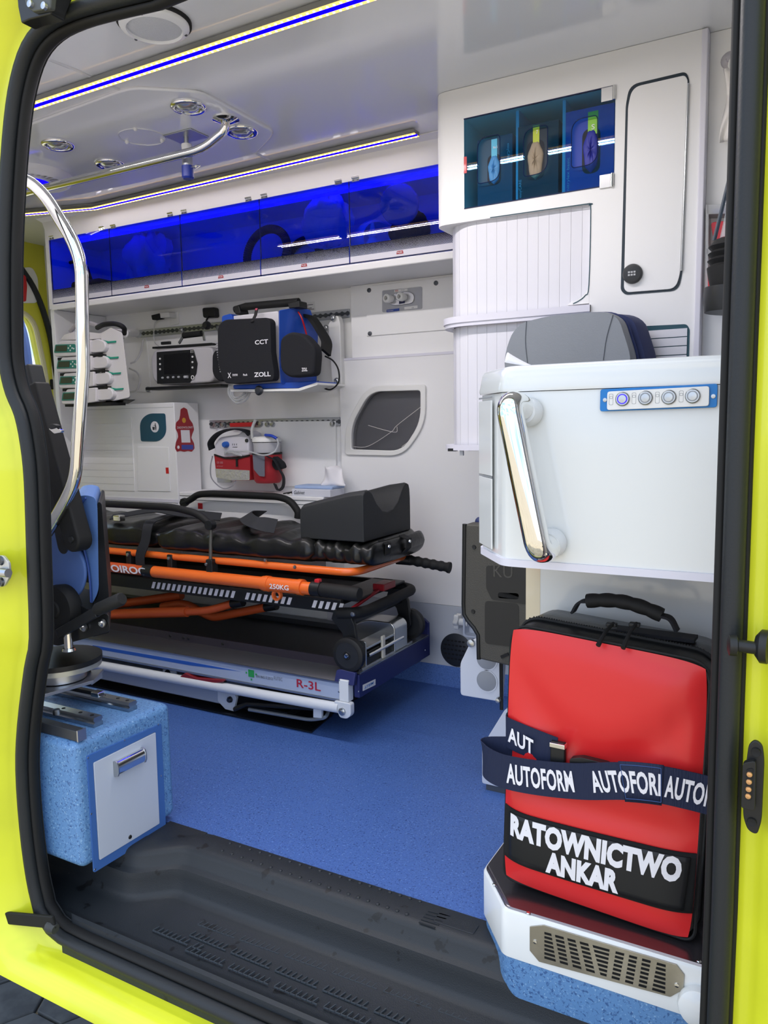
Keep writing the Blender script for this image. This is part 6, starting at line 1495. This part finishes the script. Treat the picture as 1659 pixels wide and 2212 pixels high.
# recliner, lever, side plates
MB().lathe([(.052,-.02),(.054,0),(.05,.012),(.02,.016),(.018,.02),(0,.02)], d1(445,1085,yS-.02), NY, 32).build('recliner_cover', BLKM, ss, ang=45)
slabd(d1, [(330,1100),(560,1040),(660,1090),(815,1130),(825,1260),(580,1330),(430,1370),(330,1340)], yS-.005, .2, .01).build('mounting_plate', BLK, ss, bevel=.003)
MB().bar(d1(440,1275,yS-.03), d1(725,1110,yS-.03), .022, .014, up=(0,-1,0)).build('lever_arm', BLK, ss, bevel=.002)
MB().tube([d1(725,1100,yS-.03), d1(735,1092,yS-.03), d1(900,1018,yS-.03), d1(912,1012,yS-.03)], [.012,.0145,.0145,.012], 16).build('lever_grip', BLKM, ss)
for u, v in ((632,1225),(772,1194)):
    MB().lathe([(.0095,0),(.0095,.005),(.006,.006),(.005,.010),(.004,.007),(0,.007)], d1(u, v, yS-.007), NY, 14).build('bolt', STL, ss, ang=40)
# turntable
tc_ = at(128, 1425, 'y', yS+.03); tc_.z = at(128,1428,'y',yS+.03).z
rT = (at(187,1425,'y',yS+.03)-tc_).length*1.0
zT = tc_.z
MB().lathe([(rT,0),(rT,.012),(rT*.4,.014)], V((tc_.x, tc_.y, zT)), Z_, 40).build('turntable_top', BLK, ss, ang=40)
MB().lathe([(rT*.98,-.012),(rT*.98,0)], V((tc_.x, tc_.y, zT)), Z_, 40).build('turntable_ring', mat('zinc','#b9bbb4',.35,metal=.7), ss, ang=40)
MB().lathe([(rT*.62,-.04),(rT*.62,-.012)], V((tc_.x, tc_.y, zT)), Z_, 32).build('bearing', ALU, ss)
pn = d1(515,1400,yS-.02); MB().lathe([(.015,0),(.013,.006),(.0095,.007),(.0095,.045),(.007,.047),(0,.047)], pn, Z_, 18).build('lock_pin', CHR, ss, ang=40)
zpl = zT-.05
b = MB(); b.prism([V((p.x, p.y, zpl)) for p in (e6(200,95,zpl), e6(545,40,zpl), e6(620,30,zpl), e6(560,100,zpl), e6(250,190,zpl))], (0,0,.008)); b.build('slide_plate', ALU, ss, bevel=.001)
b = MB(); p0, p1 = e6(548,110,.318), e6(612,65,.318); b.prism([p0, p1, p1+V((0,0,.022)), p0+V((0,0,.03))], (-.004,0,0)); b.build('upright_tab', ALU, ss)
MB().lathe([(.012,0),(.012,.008),(.008,.012),(0,.012)], e6(512,28,zpl+.008), Z_, 8).build('bolt', BLK, ss)
# floor slides of the seat, on the plinth top
ZP = .3005
def slide(p0, p1, w, h, m, name):
    a, c = e6(*p0, ZP+h), e6(*p1, ZP+h); a.z = c.z = ZP; c.y = a.y = (a.y+c.y)/2
    sec_ = [(-w/2,0),(w/2,0),(w/2,h*.35),(w*.36,h*.5),(w/2,h*.7),(w*.42,h),(-w*.42,h),(-w/2,h*.7),(-w*.36,h*.5),(-w/2,h*.35)]
    o = MB().prism([V((a.x-.12, a.y+u, ZP+v)) for u, v in sec_], (c.x-a.x+.12, 0, 0)).build(name, m, ss)
    for t in (.45, .75, .95):
        x = a.x+(c.x-a.x)*t-.01; MB().lathe([(.0045,0),(.0045,.0005)], V((x, a.y, ZP+h)), Z_, 10).build('slide_hole', BLKM, ss)
slide((510,150), (800,205), .026, .022, mat('slide_steel','#9fa6ad',.22,metal=.95), 'seat_slide')
slide((230,225), (605,290), .026, .022, MATS['slide_steel'], 'seat_slide')
a, c = e6(215,320,ZP+.02), e6(520,360,ZP+.02); MB().box(a.x-.1, c.x+.008, (a.y+c.y)/2-.022, (a.y+c.y)/2-.0, ZP, ZP+.024).build('dark_slide', mat('slide_dark','#4a4e54',.4,metal=.6), ss, bevel=.002)
MB().box(c.x+.008, c.x+.012, (a.y+c.y)/2-.022, (a.y+c.y)/2, ZP, ZP+.025).build('slide_end', ALU, ss)
MB().lathe([(.008,0),(.008,.012),(.005,.013),(0,.012)], e6(337,285,ZP+.024), Z_, 12).build('bolt', STL, ss)
a, c = e6(200,85,ZP+.04), e6(575,158,ZP+.03); MB().bar(V((a.x-.05, a.y, ZP+.042)), V((c.x, c.y, ZP+.03)), .016, .010).build('release_bar', BLK, ss, bevel=.003)
MB().box(c.x-.006, c.x+.02, c.y-.012, c.y+.01, ZP+.024, ZP+.036).build('release_tip', CHR, ss, bevel=.002)

# ---- chrome grab rail beside the doorway
gy = 1.118
gr_ = thing('grab_rail', 'bent polished chrome grab rail standing at the doorway edge', 'grab rail', at(105,1150,'y',gy))
MB().tube(fil(ats([(20,385),(62,390),(100,425),(158,520),(176,570),(180,800),(163,1035),(140,1085),(96,1160),(70,1200)], 'y', gy), [0,.03,.05,.05,.05,0,.06,.05,.03,0], 7), .0132, 16).build('tube', CHR, gr_, ang=60)

# ================================================================== FOLDING SEAT by the tall cabinet
fs_ = thing('folding_seat', 'grey folding seat with black tipped-up shell on a white bracket', 'seat', (-.55, 1.88, .2))
GF = mat('grey_leather', '#83888f', .5, bump=.15, bscale=300); NF = mat('navy_fabric', '#1f2c5a', .55)
by = 1.86
bk = ats([(1088,800),(1092,760),(1106,720),(1128,697),(1190,682),(1270,675),(1318,674),(1345,688),(1368,760),(1372,790)], 'y', by)
b = MB(); lo_ = fil(bk, .02, 3, True); c0_ = sum(lo_, V())/len(lo_)
low = [V((p.x, p.y, min(p.z, p.z))) for p in lo_]
def ext(L_, dz): return [p+V((0,0,-dz)) if p.z < 1.105 else p for p in L_]
lo_ = ext(lo_, .45)
b.loft([[c0_.lerp(p, .96)+V((0,-.015,0)) for p in lo_], lo_, [p+V((0,.05,0)) for p in lo_]]); b.build('backrest_front', GF, fs_, ang=60)
b = MB(); b.loft([[c0_.lerp(p, 1.02)+V((.012,.052,0)) for p in lo_], [c0_.lerp(p, 1.02)+V((.03,.085,0)) for p in lo_], [c0_.lerp(p, .98)+V((.035,.1,0)) for p in lo_]]); b.build('backrest_rear', NF, fs_, ang=60)
MB().tube([p+V((0,.03,0)) for p in [c0_.lerp(q, 1.01) for q in lo_]], .004, 6, closed=True).build('backrest_piping', NF, fs_)
for a_ in ([(1137,694),(1135,740),(1140,790)], [(1324,680),(1310,730),(1303,778)]):
    MB().tube(smooth_path([at(*p, 'y', by-.0155) for p in a_], 5), .0012, 5).build('seam', mat('seam_grey','#5b6068',.6), fs_)
# tipped up seat shell, underside towards the door
ys = 1.80
def F4(x, y, yp=ys): return at(820+x/4.423, 1250+y/4.423, 'y', yp)
SHB = mat('shell_black', '#4c4a44', .62, bump=.5, bscale=350)
P = [at(1003,1132,'y',ys), F4(800,240), F4(805,340), F4(840,400), F4(900,470), F4(940,540), F4(945,770), V((-.36, ys, F4(1230,820).z-.03)), V((-.36, ys, at(1100,1132,'y',ys).z))]
sh_ = MB().prism(P, (0,.05,0)).build('seat_shell', SHB, fs_, bevel=.006, seg=2)
MB().tube([q+V((0,.002,0)) for q in P[:7]], .006, 8).build('shell_rim', BLK, fs_)
MB().box(P[0].x+.004, -.36, ys+.05, ys+.085, P[6].z+.05, P[0].z+.012).build('seat_pad', NF, fs_, bevel=.012, seg=3)
RC = mat('recess_dark','#232322',.45)
for q in ([(1050,1222),(1050,1270),(1062,1295),(1200,1315),(1200,1222)],):
    MB().prism(fil([at(*p, 'y', ys-.0008) for p in q], .006, 3, True), (0,.0008,0)).build('shell_recess', RC, sh_)
MB().prism(fil([F4(1005,210,ys-.0008), F4(1330,240,ys-.0008), F4(1330,660,ys-.0008), F4(1005,620,ys-.0008)], .012, 4, True), (0,.0008,0)).build('shell_recess', RC, sh_)
MB().prism(fil([F4(1130,130,ys-.0008), F4(1330,140,ys-.0008), F4(1330,200,ys-.0008), F4(1130,185,ys-.0008)], .012, 4, True), (0,.0008,0)).build('grip_slot', BLKM, sh_)
text('KU', 'embossed_lettering', SHB, sh_, at(1066,1246,'y',ys-.0009), X_, Z_, .05, .032, .0006) 
for a_, c_ in ((1024,1182),(1022,1321)): MB().lathe([(.006,0),(.005,.002),(0,.0015)], at(a_, c_, 'y', ys), NY, 12).build('screw', BLK, sh_)
MB().ribbon([F4(1160,750,ys-.002), F4(1230,720,ys-.006)], Z_, .008, .002).build('pull_tab', BLKM, fs_)
# white bracket with round holes
yb_ = 1.875
WM = mat('bracket_white','#ccd2de',.35)
P = [F4(770,1115,yb_), F4(768,810,yb_), F4(880,580,yb_), F4(1200,600,yb_), F4(1160,1180,yb_)]
br = MB().prism(fil(P, [.01,.01,.01,0,.004], 4, True), (0,.02,0)).build('bracket', WM, fs_, bevel=.003)
for q, r_ in (((1022,978),.031),((1022,770),.031)):
    c = F4(*q, yb_-.0006); MB().lathe([(r_,0),(r_*.97,.0004),(0,.0003)], c, NY, 28).build('bracket_hole', mat('hole_shade','#8f949c',.5), br); MB().ring(circ(r_,28), circ(r_*.9,28), c, X_, Z_, .0008).build('hole_rim', WM, br)
MB().tube([F4(1160,800,yb_-.01), F4(1165,1250,yb_-.01)], .005, 8).build('bracket_rod', BLK, fs_)
MB().lathe([(.008,0),(.006,.012),(0,.013)], F4(1140,1155,yb_-.012), NY, 8).build('wing_nut', STL, fs_)
c = F4(875,615,yb_-.002); MB().lathe([(.011,0),(.010,.006),(0,.008)], c, NY, 12).build('bolt', STL, fs_)
MB().box(-.62, -.3, 1.9, 1.97, 0, .9).build('pedestal_back', mat('pedestal','#c6ccd6',.4), fs_)
# white foot cover with slanted front
P = ats([(1041,1692),(1041,1613),(1091,1532),(1200,1532),(1200,1715)], 'y', 1.835)
P[-1].z = P[0].z
MB().prism(fil(P, .006, 3, True), (0,.06,0)).build('foot_cover', WM, fs_, bevel=.002)
MB().box(P[0].x+.01, P[-1].x, 1.84, 1.89, 0, P[0].z).build('foot_base', mat('foot_grey','#4b5058',.4), fs_)
# white star knob and bracket next to the shell
KY = NC-.05
kb = thing('clamp_knob', 'white star knob clamp on the grey wall panel above the round vent', 'knob', F4(740,470,KY))
ck = F4(725,405,KY); lob = [(.026*(1+.16*math.cos(6*t))*math.cos(t), .026*(1+.16*math.cos(6*t))*math.sin(t)) for t in [i*math.pi/18 for i in range(36)]]
MB().plate(lob, ck, V((0,1,0)), Z_, .018).build('star_knob', PWHT, kb, bevel=.003)
MB().tube([ck, ck+V((.05,0,-.002))], .013, 12).build('knob_shaft', PWHT, kb)
MB().ring(rr(.075,.075,.012), rr(.062,.062,.008), ck+V((.075,.02,-.01)), X_, Z_, .04).build('square_bracket', WM, kb)
MB().box(ck.x+.04, ck.x+.11, KY+.02, NC-.001, ck.z-.05, ck.z+.03).build('wall_foot', WM, kb, bevel=.002)
# white tissue on the desk
def tt(u, v): 
    a = at(1090+58*u, 792, 'y', 1.25); return V((a.x, 1.25+.03*v, 1.0595+.026*(1-u)*(.35+.65*math.sin(v*math.pi))*(1-.2*u)))
tag(MB().grid(tt, 10, 8).build('paper_tissue', mat('tissue','#e8e6ea',.8), solid=.001), 'folded white paper lying on the desk cabinet corner', 'paper')

# ================================================================== ITEMS ON THE BULKHEAD PANEL
wy = TY+.03
W = lambda a, c, o=0: at(a, c, 'y', wy-o)
sc = thing('suction_hook', 'clear suction cup hook on the bulkhead panel', 'hook', W(1577,150))
MB().lathe([(.02,0),(.018,.004),(.008,.008),(.006,.014),(0,.015)], W(1577,130), NY, 24).build('cup', mat('cup_clear','#d6d3dc',.15,alpha=.6), sc)
MB().tube(smooth_path([W(1577,130,.014), W(1575,145,.02), W(1580,155,.016)], 4), .003, 6).build('hook', PWHT, sc)
def wb(u, v):
    a = at(1562+60*u+8*math.sin(5*v), 135+160*v+ (14*(1-u)), 'y', wy-.02-.03*math.sin(u*math.pi)*math.sin(v*math.pi+.2)-.006*math.sin(17*u+9*v)); return a
tag(MB().grid(wb, 14, 18).build('plastic_sack', mat('sack_white','#ece9e6',.5), solid=.001, ang=80), 'crumpled white plastic sack hanging from the suction hook', 'sack')
rd = thing('red_dispenser', 'clear wall dispenser holding red packs on the bulkhead panel', 'dispenser', W(1560,655))
DC = mat('dispenser_clear','#cfd0d2',.2,alpha=.55)
for q in ([(1531,452),(1606,450),(1600,470),(1533,472)], [(1530,452),(1536,452),(1534,652),(1528,652)], [(1528,640),(1600,640),(1600,655),(1528,655)], [(1531,545),(1600,545),(1600,556),(1531,556)]):
    MB().prism([W(*p) for p in q], NY*.045).build('frame', DC, rd)
MB().prism([W(*p,.002) for p in ((1539,458),(1600,456),(1600,464),(1539,466))], NY*.03).build('blue_strip', mat('strip_blue','#3f5aa8',.4), rd)
MB().prism(fil([W(*p,.004) for p in ((1538,486),(1600,480),(1600,545),(1552,540),(1544,520))], .008, 3, True), NY*.03).build('red_pack', RED, rd, bevel=.003)
MB().prism(fil([W(*p,.004) for p in ((1533,590),(1600,585),(1600,640),(1536,640))], .01, 3, True), NY*.05).build('red_pack', RED, rd, bevel=.004)
rv_ = thing('resuscitator', 'black bellows hand resuscitator with clear hood beside the red dispenser', 'resuscitator', at(1580,640,'y',1.8))
def bprof(): return [(.0,-.02),(.05,-.02),(.056,0),(.06,.02),(.052,.026),(.06,.034),(.052,.04),(.06,.048),(.052,.054),(.06,.062),(.05,.075)]
cB = at(1592,600,'y',1.8); MB().lathe(bprof(), cB+V((0,0,.0)), V((.05,0,1)), 28).build('bellows', BLKM, rv_, ang=30)
MB().lathe([(.058,-.07),(.062,-.05),(.062,-.02)], cB, V((.05,0,1)), 24).build('base_cup', BLK, rv_, ang=45)
MB().lathe([(.048,.075),(.046,.15),(.035,.26),(.028,.3)], cB, V((.16,0,1)), 24).build('clear_hood', mat('hood_clear','#cdd9df',.1,alpha=.45), rv_, ang=60)
MB().tube([cB+V((-.046,0,.08)), cB+V((.0,0,.3))], .004, 8).build('hood_edge', mat('hood_edge','#3a4653',.3), rv_)

# ================================================================== PILLAR FITTINGS
PYL = 1.0
st_ = thing('door_striker', 'black striker pin on the yellow front pillar', 'striker', at(1620,1410,'y',PYL))
c = at(1655,1397,'y',1.0)
MB().tube([c+V((.0,-.012,0)), at(1588,1394,'y',.985)], .0075, 14).build('pin', BLK, st_)
MB().lathe([(.007,-.006),(.0125,-.004),(.0125,.004),(.007,.006)], at(1583,1394,'y',.985), V((1,.2,0)), 18).build('pin_head', BLK, st_)
MB().lathe([(.02,-.004),(.02,.004),(.012,.01)], at(1652,1397,'y',.995), V((-1,.1,0)), 20).build('pin_base', BLK, st_)
cp_ = thing('contact_plate', 'black door contact plate with four brass contacts on the yellow pillar', 'contact plate', at(1625,1800,'y',PYL))
P = fil([at(*p,'y',.998) for p in ((1613,1640),(1618,1605),(1632,1594),(1648,1606),(1652,1640),(1646,1770),(1636,1800),(1616,1790),(1606,1762),(1606,1700))], .008, 4, True)
MB().prism(P, NY*.006).build('plate', BLK, cp_, bevel=.002)
ho_ = MB().prism(fil([at(*p,'y',.992) for p in ((1606,1642),(1634,1637),(1632,1745),(1602,1738))], .004, 3, True), NY*.01).build('contact_housing', BLK, cp_, bevel=.002)
MB().prism(fil([at(*p,'y',.9815) for p in ((1612,1662),(1627,1659),(1624,1730),(1610,1727))], .003, 3, True), NY*.0006).build('contact_slot', BLKM, ho_)
for p in ((1619,1673),(1618,1689),(1617,1705),(1616,1720)): MB().lathe([(.0036,0),(.003,.0015),(0,.002)], at(*p,'y',.981), NY, 10).build('brass_contact', mat('brass','#d6a878',.3,metal=.8), ho_)
for p in ((1633,1625),(1624,1776)): MB().lathe([(.0055,0),(.005,.002),(0,.0012)], at(*p,'y',.991), NY, 12).build('screw', BLKM, cp_)
lt = thing('door_latch', 'silver striker plate with two screws on the yellow rear pillar', 'latch', at(5,1275,'y',.975))
MB().prism(fil([at(*p,'y',.978) for p in ((-20,1199),(12,1199),(24,1215),(26,1245),(14,1266),(-20,1270))], .006, 3, True), NY*.006).build('plate', mat('zinc_plate','#c3c5c2',.35,metal=.6), lt, bevel=.002)
MB().tube([at(-5,1236,'y',.965), at(18,1238,'y',.965)], .009, 12).build('hook_bar', ALU, lt)
for p in ((2,1211),(3,1257)): MB().lathe([(.010,0),(.008,.004),(.005,.004),(.004,.002),(0,.002)], at(*p,'y',.972), NY, 14).build('screw', DSTL, lt)
dc = tag(MB().bar(at(-30,1978,'y',.99), at(118,1992,'y',.995), .008, .028).build('door_check_strap', BLKM, bevel=.003), 'black door check strap across the yellow sill corner', 'strap')
dcb = MB().lathe([(.012,-.01),(.014,0),(.010,.012)], at(112,2003,'y',.995), V((1,0,-.1)), 10).build('strap_end', mat('worn_black','#3a3c3c',.6), dc)
tb = thing('door_track_bracket', 'black door track bracket at the top corner of the doorway', 'bracket', at(80,50,'y',.97))
MB().prism([at(*p,'y',.975) for p in ((35,-20),(130,-30),(112,15),(110,30),(62,42),(45,50),(38,15))], (0,.03,0)).build('bracket', BLK, tb, bevel=.003)
MB().prism([at(*p,'y',.965) for p in ((52,-5),(112,-20),(108,18),(70,25),(55,12))], (0,.012,0)).build('roller_plate', mat('grey_bracket','#4a4d4c',.5), tb, bevel=.003)
for p in ((68,10),(98,14)): MB().lathe([(.007,0),(.006,.005),(0,.006)], at(*p,'y',.965), NY, 12).build('bolt', STL, tb)
